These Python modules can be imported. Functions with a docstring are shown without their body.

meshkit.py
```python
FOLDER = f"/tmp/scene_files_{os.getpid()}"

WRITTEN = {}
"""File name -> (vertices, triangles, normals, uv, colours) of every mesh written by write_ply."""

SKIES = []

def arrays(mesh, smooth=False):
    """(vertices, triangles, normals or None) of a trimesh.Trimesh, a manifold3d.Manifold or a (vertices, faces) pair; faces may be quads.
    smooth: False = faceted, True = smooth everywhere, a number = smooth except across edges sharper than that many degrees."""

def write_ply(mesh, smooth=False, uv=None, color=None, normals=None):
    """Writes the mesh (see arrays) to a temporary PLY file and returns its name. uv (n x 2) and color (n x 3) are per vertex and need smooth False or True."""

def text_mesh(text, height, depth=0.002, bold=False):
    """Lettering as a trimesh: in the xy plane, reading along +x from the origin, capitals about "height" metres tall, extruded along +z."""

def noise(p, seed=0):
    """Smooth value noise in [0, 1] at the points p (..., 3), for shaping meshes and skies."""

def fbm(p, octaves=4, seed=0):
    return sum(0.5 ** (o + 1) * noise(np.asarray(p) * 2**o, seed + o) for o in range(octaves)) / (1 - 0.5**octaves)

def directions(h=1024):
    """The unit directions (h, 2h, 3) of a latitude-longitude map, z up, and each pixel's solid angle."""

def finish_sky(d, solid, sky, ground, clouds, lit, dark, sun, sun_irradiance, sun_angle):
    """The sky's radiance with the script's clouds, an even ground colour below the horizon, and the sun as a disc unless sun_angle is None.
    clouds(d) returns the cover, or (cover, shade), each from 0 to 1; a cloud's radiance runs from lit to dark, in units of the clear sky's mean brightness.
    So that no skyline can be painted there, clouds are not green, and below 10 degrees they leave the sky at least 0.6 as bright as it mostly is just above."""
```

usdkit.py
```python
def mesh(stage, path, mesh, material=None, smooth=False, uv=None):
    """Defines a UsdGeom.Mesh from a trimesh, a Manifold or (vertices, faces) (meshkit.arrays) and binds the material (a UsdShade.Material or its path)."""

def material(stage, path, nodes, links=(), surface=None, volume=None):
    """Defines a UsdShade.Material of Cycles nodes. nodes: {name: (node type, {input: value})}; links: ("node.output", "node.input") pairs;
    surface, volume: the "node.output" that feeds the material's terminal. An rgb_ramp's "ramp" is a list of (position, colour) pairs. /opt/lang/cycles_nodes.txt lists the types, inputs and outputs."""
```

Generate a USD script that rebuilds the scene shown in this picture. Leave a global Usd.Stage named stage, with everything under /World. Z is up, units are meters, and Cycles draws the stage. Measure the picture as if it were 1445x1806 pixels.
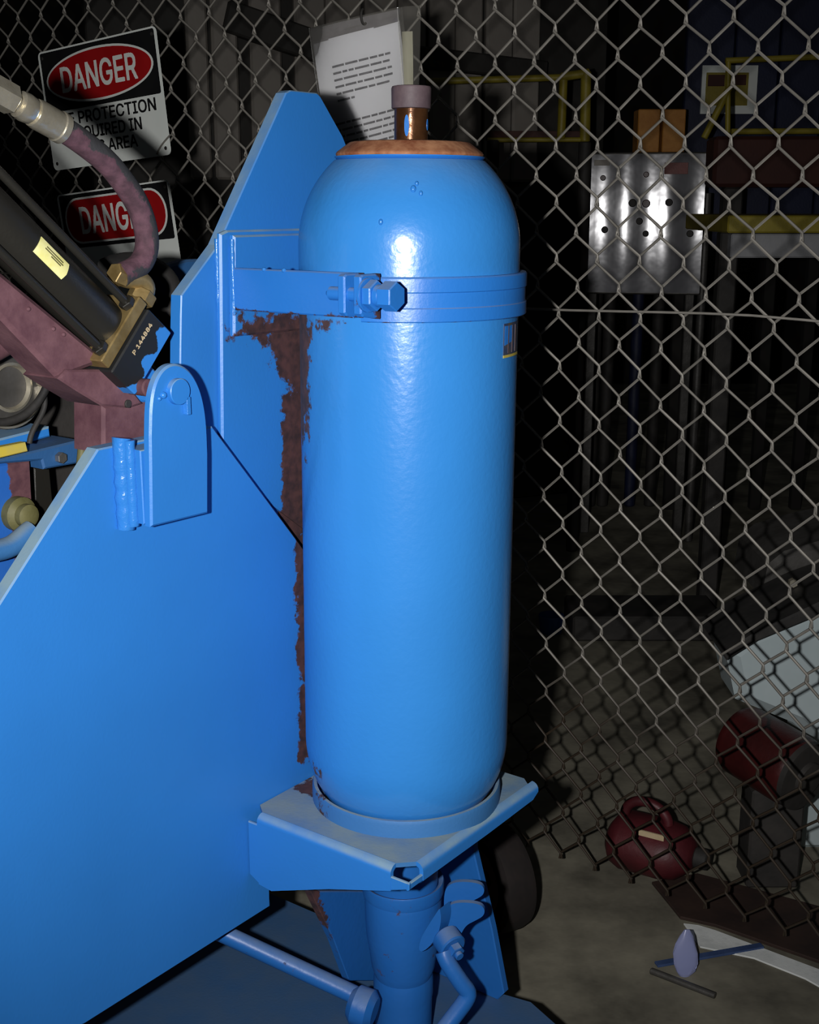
import math, random
import numpy as np, trimesh, usdkit, meshkit
from shapely.geometry import Polygon, Point
import shapely
from pxr import Usd, UsdGeom, UsdLux, UsdShade, Gf, Sdf, Vt

random.seed(7)
rng = np.random.default_rng(11)
stage = Usd.Stage.CreateInMemory()
UsdGeom.SetStageUpAxis(stage, 'Z')
UsdGeom.SetStageMetersPerUnit(stage, 1.0)
UsdGeom.Xform.Define(stage, '/World')
UsdGeom.Scope.Define(stage, '/World/Looks')

# ------------------------------------------------------------------ camera, light, exposure
H = 1.15                      # camera height above the workshop floor
F_PX, PITCH = 2200.0, math.radians(13.9)
cam = UsdGeom.Camera.Define(stage, '/World/camera')
cp, sp = math.cos(PITCH), math.sin(PITCH)
cam.AddTransformOp().Set(Gf.Matrix4d(1, 0, 0, 0, 0, sp, cp, 0, 0, -cp, sp, 0, 0, 0, H, 1))
cam.CreateHorizontalApertureAttr(36.0)
cam.CreateFocalLengthAttr(36.0 * F_PX / 1445)
cam.CreateClippingRangeAttr(Gf.Vec2f(0.05, 100))
cam.CreateExposureAttr(0.0)
cam.CreateFStopAttr(0.0)

# the camera's own flash, beside the lens: the one strong light of the photograph
flash = UsdLux.SphereLight.Define(stage, '/World/flash')
flash.AddTranslateOp().Set(Gf.Vec3d(-0.105, 0.0, H + 0.005))
flash.AddRotateZOp().Set(-3.0)
flash.AddRotateXOp().Set(90 - 12.0)
flash.CreateRadiusAttr(0.013)
flash.CreateIntensityAttr(13200)
flash.CreateColorAttr(Gf.Vec3f(1.0, 0.98, 0.96))
shape = UsdLux.ShapingAPI.Apply(flash.GetPrim())
shape.CreateShapingConeAngleAttr(42)
shape.CreateShapingConeSoftnessAttr(1.0)
# the dim workshop
dome = UsdLux.DomeLight.Define(stage, '/World/ambient')
dome.CreateIntensityAttr(0.004)
dome.CreateColorAttr(Gf.Vec3f(0.9, 0.95, 1.0))

# ------------------------------------------------------------------ frames of reference
TH = math.radians(36.5)
ES = np.array([math.sin(TH), math.cos(TH), 0]); EN = np.array([math.cos(TH), -math.sin(TH), 0]); EZ = np.array([0, 0, 1.0])
TANK = np.array([0, 1.326, H])
MACH = np.eye(4); MACH[:3, 0], MACH[:3, 1], MACH[:3, 2], MACH[:3, 3] = ES, EN, EZ, TANK   # (along the plate, out of the plate, up) -> world


def W(s, q, z):
    return TANK + s * ES + q * EN + z * EZ


def ray(x, y):
    u, v = x - 722.5, 903 - y
    return np.array([u, F_PX * cp + v * sp, v * cp - F_PX * sp])


def at(x, y, Y):
    r = ray(x, y)
    return r * (Y / r[1]) + [0, 0, H]


def onq(x, y, q):              # photo point on the plane q of the machine -> (s, z)
    r = ray(x, y); b = TANK - [0, 0, H]
    P = r * ((q + b @ EN) / (r @ EN)) - b
    return np.array([P @ ES, P[2]])


def ons(x, y, s):
    r = ray(x, y); b = TANK - [0, 0, H]
    P = r * ((s + b @ ES) / (r @ ES)) - b
    return np.array([P @ EN, P[2]])


def onfloor(x, y, z=0.0):
    r = ray(x, y)
    return r * ((z - H) / r[2]) + [0, 0, H]


# ------------------------------------------------------------------ things and parts
names = {}


def numbered(path):
    n = names.get(path, -1) + 1
    names[path] = n
    return path if n == 0 else f'{path}_{n:03d}'


class Thing:
    def __init__(self, name, label, cat, base=(0, 0, 0), rotz=0.0, group=None, kind=None):
        self.path = numbered('/World/' + name)
        x = UsdGeom.Xform.Define(stage, self.path)
        x.AddTranslateOp().Set(Gf.Vec3d(*map(float, base))); x.AddRotateZOp().Set(math.degrees(rotz))
        self.inv = np.linalg.inv(trimesh.transformations.translation_matrix(base) @ trimesh.transformations.rotation_matrix(rotz, [0, 0, 1]))
        p = x.GetPrim()
        if label: p.SetCustomDataByKey('label', label)
        if cat: p.SetCustomDataByKey('category', cat)
        if group: p.SetCustomDataByKey('group', group)
        if kind: p.SetCustomDataByKey('kind', kind)


def part(parent, name, mesh, mat, smooth=35, label=None, rust=None, kind=None):
    """mesh in world coordinates; parent: a Thing or a Part. rust(world points) -> value per vertex"""
    if isinstance(mesh, (list, tuple)):
        mesh = trimesh.util.concatenate(list(mesh))
    path = numbered(f'{parent.path}/{name}')
    v, f, n = meshkit.arrays(mesh, smooth)
    if rust is not None:
        r = np.asarray(rust(v), np.float32)
    m4 = parent.inv
    lv = v @ m4[:3, :3].T + m4[:3, 3]
    m = UsdGeom.Mesh.Define(stage, path)
    m.CreatePointsAttr(Vt.Vec3fArray.FromNumpy(lv.astype(np.float32)))
    m.CreateFaceVertexCountsAttr(Vt.IntArray.FromNumpy(np.full(len(f), 3, np.int32)))
    m.CreateFaceVertexIndicesAttr(Vt.IntArray.FromNumpy(f.astype(np.int32).ravel()))
    m.CreateSubdivisionSchemeAttr('none')
    if n is not None:
        m.CreateNormalsAttr(Vt.Vec3fArray.FromNumpy((n @ m4[:3, :3].T).astype(np.float32))); m.SetNormalsInterpolation('vertex')
    if rust is not None:
        UsdGeom.PrimvarsAPI(m).CreatePrimvar('rust', Sdf.ValueTypeNames.FloatArray, 'vertex').Set(Vt.FloatArray.FromNumpy(r))
    UsdShade.MaterialBindingAPI.Apply(m.GetPrim()).Bind(UsdShade.Material.Get(stage, mat))
    if label: m.GetPrim().SetCustomDataByKey('label', label)
    if kind: m.GetPrim().SetCustomDataByKey('kind', kind)
    out = type('Part', (), {})(); out.path, out.inv, out.prim = path, parent.inv, m.GetPrim()
    return out


def single(name, mesh, mat, label=None, cat=None, group=None, kind=None, smooth=35):
    root = type('Root', (), {})(); root.path, root.inv = '/World', np.eye(4)
    o = part(root, name, mesh, mat, smooth)
    for k, val in (('label', label), ('category', cat), ('group', group), ('kind', kind)):
        if val: o.prim.SetCustomDataByKey(k, val)
    return o


# ------------------------------------------------------------------ shapes
def mesh_of(v, f):
    m = trimesh.Trimesh(np.asarray(v, float), np.asarray(f, int), process=False)
    return m


def skin(rings, cap=True, closed=False):
    """rings: list of (n,3) loops; joined by quads, ends capped by fans"""
    R = np.array(rings, float); k, n = R.shape[:2]
    v = R.reshape(-1, 3); f = []
    for i in range(k if closed else k - 1):
        j = (i + 1) % k
        for a in range(n):
            b = (a + 1) % n
            f += [[i * n + a, i * n + b, j * n + b], [i * n + a, j * n + b, j * n + a]]
    v = list(v)
    if cap and not closed:
        for i, flip in ((0, True), (k - 1, False)):
            c = len(v); v.append(R[i].mean(0))
            for a in range(n):
                b = (a + 1) % n
                f.append([c, i * n + b, i * n + a] if flip else [c, i * n + a, i * n + b])
    m = mesh_of(v, f)
    if m.volume < 0: m.invert()
    return m


def tube(path, r, n=10, r2=None, cap=True):
    P = np.asarray(path, float); k = len(P)
    rr = np.full(k, r) if np.isscalar(r) else np.asarray(r, float)
    T = np.gradient(P, axis=0) if k > 2 else np.array([P[1] - P[0]] * 2)
    T /= np.linalg.norm(T, axis=1, keepdims=True)
    u = np.cross(T[0], [0.3, 0.2, 0.9]); u /= np.linalg.norm(u)
    ang = np.linspace(0, 2 * np.pi, n, endpoint=False); rings = []
    for i in range(k):
        u = u - T[i] * (u @ T[i]); u /= np.linalg.norm(u); w = np.cross(T[i], u)
        rings.append(P[i] + rr[i] * (np.cos(ang)[:, None] * u + np.sin(ang)[:, None] * w))
    return skin(rings, cap)


def smooth_path(pts, n=60):
    from scipy.interpolate import CubicSpline
    P = np.asarray(pts, float); t = np.r_[0, np.cumsum(np.linalg.norm(np.diff(P, axis=0), axis=1))]
    return CubicSpline(t, P)(np.linspace(0, t[-1], n))


def lathe(profile, centre=(0, 0, 0), axis=(0, 0, 1), n=48, a0=0.0, a1=2 * math.pi):
    """profile: (radius, height) pairs along axis from centre"""
    ax = np.asarray(axis, float); ax /= np.linalg.norm(ax)
    u = np.cross(ax, [0, 1, 0]) if abs(ax[1]) < .9 else np.cross(ax, [1, 0, 0]); u /= np.linalg.norm(u); w = np.cross(ax, u)
    ang = np.linspace(a0, a1, n, endpoint=False)
    rings = [np.asarray(centre) + h * ax + max(r, 1e-5) * (np.cos(ang)[:, None] * u + np.sin(ang)[:, None] * w) for r, h in profile]
    if tuple(profile[0]) == tuple(profile[-1]):
        return skin(rings[:-1], closed=True)
    return skin(rings)


def rod(p0, p1, r, n=20, c=None):
    """chamfered cylinder between two points"""
    p0, p1 = np.asarray(p0, float), np.asarray(p1, float); L = np.linalg.norm(p1 - p0)
    c = min(r, L / 2) * .18 if c is None else c
    return lathe([(r - c, 0), (r, c), (r, L - c), (r - c, L)], p0, p1 - p0, n)


def hexrod(p0, p1, r):
    return rod(p0, p1, r, 6, c=r * .08)


def block(centre, size, axes=None, c=None):
    """chamfered box; axes: 3 rows of unit vectors"""
    A = np.eye(3) if axes is None else np.asarray(axes, float)
    h = np.asarray(size, float) / 2
    c = min(h) * .18 if c is None else c
    pts = []
    for sx in (-1, 1):
        for sy in (-1, 1):
            for sz in (-1, 1):
                for k in range(3):
                    d = h - c; d[k] = h[k]
                    pts.append(np.array([sx, sy, sz]) * d)
    m = trimesh.convex.convex_hull(np.array(pts))
    m.vertices = m.vertices @ A + np.asarray(centre)
    if m.volume < 0: m.invert()
    return m


def pxbox(x0, y0, x1, y1, Y, depth, c=None):
    """a box whose front face fills a photo rectangle at distance Y"""
    a, b = at(x0, y0, Y), at(x1, y1, Y)
    lo, hi = np.minimum(a, b), np.maximum(a, b)
    return block(((lo[0] + hi[0]) / 2, Y + depth / 2, (lo[2] + hi[2]) / 2), (hi[0] - lo[0], depth, hi[2] - lo[2]), c=c)


def offset_poly(P, c):
    P = np.asarray(P, float); n = len(P); out = []
    area = 0.5 * np.sum(P[:, 0] * np.roll(P[:, 1], -1) - np.roll(P[:, 0], -1) * P[:, 1]); sg = 1 if area > 0 else -1
    for i in range(n):
        a, b, d = P[i - 1], P[i], P[(i + 1) % n]
        e1 = (b - a) / np.linalg.norm(b - a); e2 = (d - b) / np.linalg.norm(d - b)
        n1, n2 = np.array([-e1[1], e1[0]]) * sg, np.array([-e2[1], e2[0]]) * sg
        m = n1 + n2; m /= max(1e-9, 1 + n1 @ n2)
        out.append(b + m * c)
    return np.array(out)


def prism(poly, h0, h1, c=.0012, frame=None, fine=None):
    """polygon (2D) extruded h0..h1 with chamfered rims. frame(u, v, h) -> world points"""
    P = np.asarray(poly, float)
    if c:
        I = offset_poly(P, c); levels = [(I, h0), (P, h0 + c), (P, h1 - c), (I, h1)]
    else:
        levels = [(P, h0), (P, h1)]
    n = len(P); v, f = [], []
    for L, h in levels:
        v += [[*p, h] for p in L]
    for i in range(len(levels) - 1):
        for a in range(n):
            b = (a + 1) % n
            f += [[i * n + a, i * n + b, (i + 1) * n + b], [i * n + a, (i + 1) * n + b, (i + 1) * n + a]]
    for k, (L, h) in enumerate((levels[0], levels[-1])):
        tv, tf = trimesh.creation.triangulate_polygon(Polygon(L), engine='earcut')
        o = len(v); v += [[*p, h] for p in tv]; f += (np.asarray(tf) + o).tolist()
    m = trimesh.Trimesh(v, f, process=True)
    m.merge_vertices(); trimesh.repair.fix_normals(m)
    if fine:
        m = m.subdivide_to_size(fine, max_iter=14)
    V = m.vertices
    m.vertices = frame(V[:, 0], V[:, 1], V[:, 2])
    if m.volume < 0: m.invert()
    return m


def FQ(s, z, q):               # plates that lie along the machine: drawn in (s, z), thick in q
    return TANK + np.outer(s, ES) + np.outer(q, EN) + np.outer(z, EZ)


def FS(q, z, s):               # plates across the machine: drawn in (q, z), thick in s
    return FQ(s, z, q)


def FZ(s, q, z):               # sheets that lie flat
    return FQ(s, z, q)


def pq(pts, q):
    return [onq(x, y, q) for x, y in pts]


def text(s, height, depth, width=None, bold=True):
    """lettering centred on the origin in x, baseline 0; scaled to width"""
    m = meshkit.text_mesh(s, height, depth, bold)
    lo, hi = m.bounds
    m.vertices[:, 0] -= (lo[0] + hi[0]) / 2
    if width: m.vertices[:, 0] *= width / (hi[0] - lo[0])
    return m


def place(m, origin, X, Y):
    """2D-drawn mesh (x, y, thickness) put on a plane"""
    X, Y = np.asarray(X, float), np.asarray(Y, float); Z = np.cross(X, Y); Z /= np.linalg.norm(Z)
    m = m.copy(); V = m.vertices
    m.vertices = np.asarray(origin) + np.outer(V[:, 0], X) + np.outer(V[:, 1], Y) + np.outer(V[:, 2], Z)
    return m


# ------------------------------------------------------------------ materials
def look(name):
    return '/World/Looks/' + name


def paint(name, col, rough=.35, rust=False, dust=0.0, bump=.15, bumpscale=260, metallic=0.0, vary=.12, dustcol=(.30, .33, .30), rustcol=((.032, .016, .020), (.082, .034, .034)), vscale=6, spec=.5, coat=0.0, dustlo=.35, dusthi=.97):
    N = {'geo': ('geometry', {}),
         'v': ('noise_texture', {'scale': vscale, 'detail': 4.0}),
         'c': ('mix_color', {'a': [x * (1 - vary) for x in col], 'b': [min(1, x * (1 + vary)) for x in col]}),
         'p': ('principled_bsdf', {'roughness': rough, 'metallic': metallic, 'specular_ior_level': spec, 'coat_weight': coat}),
         'bn': ('noise_texture', {'scale': bumpscale, 'detail': 2.0}),
         'b': ('bump', {'strength': bump, 'distance': .001})}
    K = [('geo.position', 'v.vector'), ('v.fac', 'c.fac'), ('geo.position', 'bn.vector'), ('bn.fac', 'b.height'), ('b.normal', 'p.normal')]
    out, r = 'c.result', None
    if dust:
        N.update({'sx': ('separate_xyz', {}), 'dm': ('map_range', {'range_type': 'smoothstep', 'from_min': dustlo, 'from_max': dusthi, 'to_min': 0.0, 'to_max': dust, 'clamp': True}),
                  'dn': ('noise_texture', {'scale': 22.0, 'detail': 5.0}), 'dr': ('map_range', {'from_min': .3, 'from_max': .62, 'to_min': .45, 'to_max': 1.0, 'clamp': True}),
                  'dx': ('math', {'math_type': 'multiply'}), 'dc': ('mix_color', {'b': dustcol}), 'drough': ('mix_float', {'a': rough, 'b': .9})})
        K += [('geo.normal', 'sx.vector'), ('sx.z', 'dm.value'), ('geo.position', 'dn.vector'), ('dn.fac', 'dr.value'), ('dm.result', 'dx.value1'), ('dr.result', 'dx.value2'),
              ('dx.value', 'dc.fac'), (out, 'dc.a'), ('dx.value', 'drough.fac')]
        out, r = 'dc.result', 'drough.result'
    if rust:
        N.update({'at': ('attribute', {'attribute': 'rust'}), 'rn': ('noise_texture', {'scale': 55.0, 'detail': 6.0, 'roughness': .65}), 'rs': ('math', {'math_type': 'subtract', 'value2': .5}),
                  'rm': ('math', {'math_type': 'multiply_add', 'value2': 1.5}), 'rr': ('map_range', {'range_type': 'smoothstep', 'from_min': .44, 'from_max': .58, 'clamp': True}),
                  'rc': ('mix_color', {'a': rustcol[0], 'b': rustcol[1]}), 'rcn': ('noise_texture', {'scale': 90.0, 'detail': 5.0}), 'rcr': ('map_range', {'from_min': .35, 'from_max': .65, 'clamp': True}),
                  'rx': ('mix_color', {}), 'rrough': ('mix_float', {'a': rough, 'b': .85})})
        K += [('geo.position', 'rn.vector'), ('rn.fac', 'rs.value1'), ('rs.value', 'rm.value1'), ('at.fac', 'rm.value3'), ('rm.value', 'rr.value'), ('geo.position', 'rcn.vector'), ('rcn.fac', 'rcr.value'),
              ('rcr.result', 'rc.fac'), ('rr.result', 'rx.fac'), (out, 'rx.a'), ('rc.result', 'rx.b'), ('rr.result', 'rrough.fac')]
        if r: K.append((r, 'rrough.a'))
        out, r = 'rx.result', 'rrough.result'
    K.append((out, 'p.base_color'))
    if r: K.append((r, 'p.roughness'))
    usdkit.material(stage, look(name), N, K, surface='p.BSDF')
    return look(name)


def mottled(name, a, b, scale=8.0, rough=.7, metallic=0.0, lo=.35, hi=.65, bump=.3, bumpscale=120, detail=6.0, spec=.5):
    N = {'geo': ('geometry', {}), 'n': ('noise_texture', {'scale': scale, 'detail': detail, 'roughness': .62}), 'm': ('map_range', {'from_min': lo, 'from_max': hi, 'clamp': True}),
         'c': ('mix_color', {'a': a, 'b': b}), 'p': ('principled_bsdf', {'roughness': rough, 'metallic': metallic, 'specular_ior_level': spec}),
         'bn': ('noise_texture', {'scale': bumpscale, 'detail': 3.0}), 'b': ('bump', {'strength': bump, 'distance': .0015})}
    usdkit.material(stage, look(name), N, [('geo.position', 'n.vector'), ('n.fac', 'm.value'), ('m.result', 'c.fac'), ('c.result', 'p.base_color'), ('geo.position', 'bn.vector'), ('bn.fac', 'b.height'), ('b.normal', 'p.normal')], surface='p.BSDF')
    return look(name)


BLUE = (.027, .205, .62)
M_FRAME = paint('frame_blue', BLUE, .42, rust=True, dust=.8, bump=.12, dustcol=(.26, .37, .38), dustlo=.2, dusthi=.7)
M_TANK = paint('tank_blue', (.035, .24, .66), .25, rust=True, dust=.25, bump=.28, bumpscale=150, spec=.8, dustcol=(.35, .42, .42))
M_CLAMP = paint('clamp_blue', (.022, .18, .60), .33, rust=True, dust=.5, bump=.15)
M_CLAMP_PLAIN = paint('tub_blue', (.03, .12, .4), .4)
M_VALVE = paint('valve_blue', (.016, .13, .44), .38, rust=True, dust=.45, bump=.3, bumpscale=120)
M_SKID = paint('skid_blue', (.022, .10, .27), .6, dust=.35, bump=.2, dustcol=(.10, .13, .14))
M_DUSTY = paint('dusty_blue', (.04, .17, .42), .6, dust=.9, bump=.2, dustcol=(.24, .30, .29), rust=True)
M_WELD = paint('weld_blue', (.03, .20, .60), .25, bump=.6, bumpscale=300)
M_BLACK = paint('cylinder_black', (.018, .017, .014), .38, bump=.2)
M_BLOCK = paint('block_black', (.012, .013, .014), .5, rust=True, rustcol=((.02, .2, .62), (.02, .2, .62)), bump=.1)
M_MAROON = mottled('maroon_primer', (.085, .032, .045), (.16, .075, .09), 30, .75)
M_MAROONBLUE = paint('maroon_flaked', (.02, .13, .5), .5, rust=True, rustcol=((.08, .03, .042), (.14, .06, .07)))
M_BRASS = mottled('dull_brass', (.22, .15, .055), (.36, .26, .11), 40, .42, .55)
M_CHROME = mottled('plated_steel', (.66, .60, .46), (.88, .82, .66), 40, .27, .8)
M_STEEL = mottled('worn_steel', (.22, .21, .2), (.34, .33, .31), 40, .4, .8)
M_RUBBER = paint('scuffed_rubber', (.035, .035, .038), .7, rust=True, rustcol=((.06, .028, .04), (.12, .056, .078)), bump=.5)
M_BLACKRUBBER = mottled('black_rubber', (.012, .012, .012), (.03, .028, .026), 20, .7)
M_RUST = mottled('rust_orange', (.20, .058, .022), (.42, .20, .10), 45, .85)
M_NECK = mottled('brown_oxide', (.08, .032, .014), (.17, .075, .03), 26, .24, .6)
M_PLUM = mottled('plum_plastic', (.075, .05, .062), (.12, .085, .095), 40, .6)
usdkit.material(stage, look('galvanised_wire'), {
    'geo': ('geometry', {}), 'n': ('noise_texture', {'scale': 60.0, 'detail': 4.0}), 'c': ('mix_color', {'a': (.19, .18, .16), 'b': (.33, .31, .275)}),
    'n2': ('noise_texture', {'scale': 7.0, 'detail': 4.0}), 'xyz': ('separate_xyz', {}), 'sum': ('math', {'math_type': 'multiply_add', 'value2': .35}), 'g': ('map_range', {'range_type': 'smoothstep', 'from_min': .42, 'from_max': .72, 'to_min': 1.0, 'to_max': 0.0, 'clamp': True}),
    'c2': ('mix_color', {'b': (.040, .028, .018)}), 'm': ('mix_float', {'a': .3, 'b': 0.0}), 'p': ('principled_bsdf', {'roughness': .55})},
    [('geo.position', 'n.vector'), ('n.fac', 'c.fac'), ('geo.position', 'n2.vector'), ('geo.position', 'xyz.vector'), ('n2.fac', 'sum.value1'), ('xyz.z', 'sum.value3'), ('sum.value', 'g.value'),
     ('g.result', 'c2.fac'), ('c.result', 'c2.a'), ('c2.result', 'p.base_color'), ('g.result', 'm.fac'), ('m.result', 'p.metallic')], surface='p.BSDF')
M_WIRE = look('galvanised_wire')     # zinc; the shade low on the fence is painted in as brown near the ground
M_WHITE = mottled('sign_white', (.82, .87, .83), (.9, .94, .9), 9, .4, bump=.05)
M_SBLACK = mottled('sign_black', (.008, .008, .009), (.014, .014, .015), 9, .45, bump=.02)
M_SRED = mottled('sign_red', (.36, .006, .008), (.45, .01, .012), 9, .45, bump=.02)
M_PAPER = mottled('paper_white', (.86, .87, .93), (.9, .91, .96), 14, .55, bump=.3, bumpscale=30)
M_INK = mottled('ink_grey', (.12, .12, .14), (.2, .2, .22), 90, .8, bump=0)
M_YELLOWLAB = mottled('label_yellow', (.78, .74, .22), (.9, .86, .42), 60, .4, bump=.05)
M_DECALY = mottled('decal_yellow', (.62, .48, .05), (.5, .42, .12), 60, .5, bump=.05)
M_DECALD = mottled('decal_dark', (.02, .05, .14), (.09, .08, .06), 60, .5, bump=.05)
M_OLIVE = mottled('olive_cable', (.10, .095, .03), (.16, .15, .06), 30, .6)
M_GREYMETAL = mottled('grey_casting', (.07, .067, .062), (.11, .105, .1), 22, .5, .4)
M_DARK = mottled('dark_metal', (.02, .019, .018), (.04, .036, .033), 12, .7)
M_CONCRETE = mottled('concrete', (.085, .078, .060), (.29, .27, .205), 5, .85, lo=.32, hi=.66, bumpscale=60)
M_LINE = mottled('line_white', (.62, .65, .64), (.82, .85, .84), 14, .8, lo=.3, hi=.5)
M_SIDING = mottled('siding_grey', (.26, .235, .21), (.36, .33, .29), 2.5, .6)
M_GIRT = mottled('girt_dark', (.03, .028, .025), (.05, .047, .042), 6, .7)
M_BACK = mottled('wall_dark', (.012, .011, .010), (.022, .02, .018), 1.5, .9)
M_RAIL = mottled('rail_yellow', (.24, .19, .012), (.32, .26, .03), 7, .5)
M_NAVY = mottled('navy_panel', (.006, .009, .035), (.010, .016, .055), 3, .6)
M_GIRDER = mottled('oxide_red', (.04, .010, .007), (.065, .016, .010), 5, .7)
M_CABINET = mottled('brushed_steel', (.13, .13, .145), (.18, .18, .195), 5, .125, .10, bump=.4, bumpscale=9)
M_ORANGE = mottled('orange_carton', (.42, .17, .025), (.55, .25, .05), 14, .6)
M_REDPLATE = mottled('red_plate', (.14, .010, .006), (.18, .015, .008), 20, .5)
M_LIGHTGREY = mottled('pale_enamel', (.42, .50, .52), (.5, .58, .6), 6, .45, bump=.05)
M_DARKRED = mottled('dark_red_enamel', (.03, .004, .004), (.06, .008, .008), 10, .4)
M_DARKRED2 = mottled('faded_red_plastic', (.05, .006, .009), (.10, .013, .018), 10, .5)
M_WOOD = mottled('stained_timber', (.02, .010, .008), (.04, .02, .014), 14, .8)
M_TYRE = mottled('tyre_brown', (.008, .006, .006), (.018, .012, .011), 18, .85)
M_STRAP = mottled('strap_blue', (.03, .06, .16), (.05, .09, .22), 30, .7)
M_TAN = mottled('tan_wood', (.5, .38, .22), (.6, .48, .3), 30, .7)

# clear plastic film: see-through with a faint milky body and a sheen
usdkit.material(stage, look('plastic_film'), {
    't': ('transparent_bsdf', {'color': (.985, .985, .98)}), 'd': ('diffuse_bsdf', {'color': (.62, .6, .55)}), 'g': ('glossy_bsdf', {'color': (.9, .9, .9), 'roughness': .18}),
    'm': ('mix_closure', {'fac': .06}), 'm2': ('mix_closure', {}), 'fr': ('fresnel', {'IOR': 1.45})},
    [('t.BSDF', 'm.closure1'), ('d.BSDF', 'm.closure2'), ('m.closure', 'm2.closure1'), ('g.BSDF', 'm2.closure2'), ('fr.fac', 'm2.fac')], surface='m2.closure')
M_FILM = look('plastic_film')
usdkit.material(stage, look('bluish_plastic'), {
    't': ('transparent_bsdf', {'color': (.75, .8, .95)}), 'd': ('diffuse_bsdf', {'color': (.42, .46, .75)}), 'g': ('glossy_bsdf', {'color': (.9, .9, 1), 'roughness': .2}),
    'm': ('mix_closure', {'fac': .55}), 'm2': ('mix_closure', {}), 'fr': ('fresnel', {'IOR': 1.5})},
    [('t.BSDF', 'm.closure1'), ('d.BSDF', 'm.closure2'), ('m.closure', 'm2.closure1'), ('g.BSDF', 'm2.closure2'), ('fr.fac', 'm2.fac')], surface='m2.closure')
M_BLUEFILM = look('bluish_plastic')

# ------------------------------------------------------------------ setting
single('floor', block((0.5, 3.4, -.05), (9, 10.4, .1), c=.001), M_CONCRETE, kind='structure')
single('wall_back', block((0.5, 8.2, 1.6), (9, .1, 3.4), c=.001), M_BACK, kind='structure')
single('wall_right', block((4.9, 3.4, 1.6), (.1, 9.6, 3.4), c=.001), M_BACK, kind='structure')
single('wall_left', block((-3.9, 3.4, 1.6), (.1, 9.6, 3.4), c=.001), M_BACK, kind='structure')


# ------------------------------------------------------------------ rust fields
def sqz(V):
    D = V - TANK
    return D @ ES, D @ EN, D[:, 2]


def poly_field(P, width):
    poly = Polygon(P).buffer(0)
    def fld(s, z):
        pts = shapely.points(s, z)
        ins = shapely.contains(poly, pts)
        d = shapely.distance(poly.boundary, pts)
        return np.clip(.5 + np.where(ins, d, -d) / width * .5, 0, 1)
    return fld


rust_patch = poly_field(pq([(402, 548), (600, 540), (600, 700), (545, 760), (521, 770), (508, 705), (482, 655), (468, 612), (400, 600)], -.142), .022)
rust_strip = poly_field(pq([(511, 690), (600, 690), (600, 1345), (519, 1345), (512, 1000), (513, 850)], -.125), .012)


def rust_plates(V):
    s, q, z = sqz(V)
    return np.clip(np.maximum(rust_patch(s, z) * .93, rust_strip(s, z) * .9) - .08, 0, 1)


def no_rust(V):
    return np.zeros(len(V))


def tank_rust(V):
    D = V - TANK
    ph = np.degrees(np.arctan2(D[:, 1], D[:, 0])) % 360
    z = D[:, 2]
    left = np.clip(1.25 - np.abs(ph - 192) / 22, 0, 1) * np.clip((z + .33) / .16, 0, 1) * np.clip((-.09 - z) / .01, 0, 1)
    drip = np.clip(1 - np.abs(z + .117) / .016, 0, 1) * np.clip(1.15 - np.abs(ph - 215) / 48, 0, 1) * .72
    low = np.clip(1 - np.abs(z + .612) / .03, 0, 1) * np.clip(1 - np.abs(ph - 205) / 22, 0, 1) * .62
    seam = np.clip(1 - np.abs(z + .118) / .004, 0, 1) * np.clip(1 - np.abs(ph - 285) / 45, 0, 1) * .5
    return np.maximum.reduce([left * .95, drip, low, seam])


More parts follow.
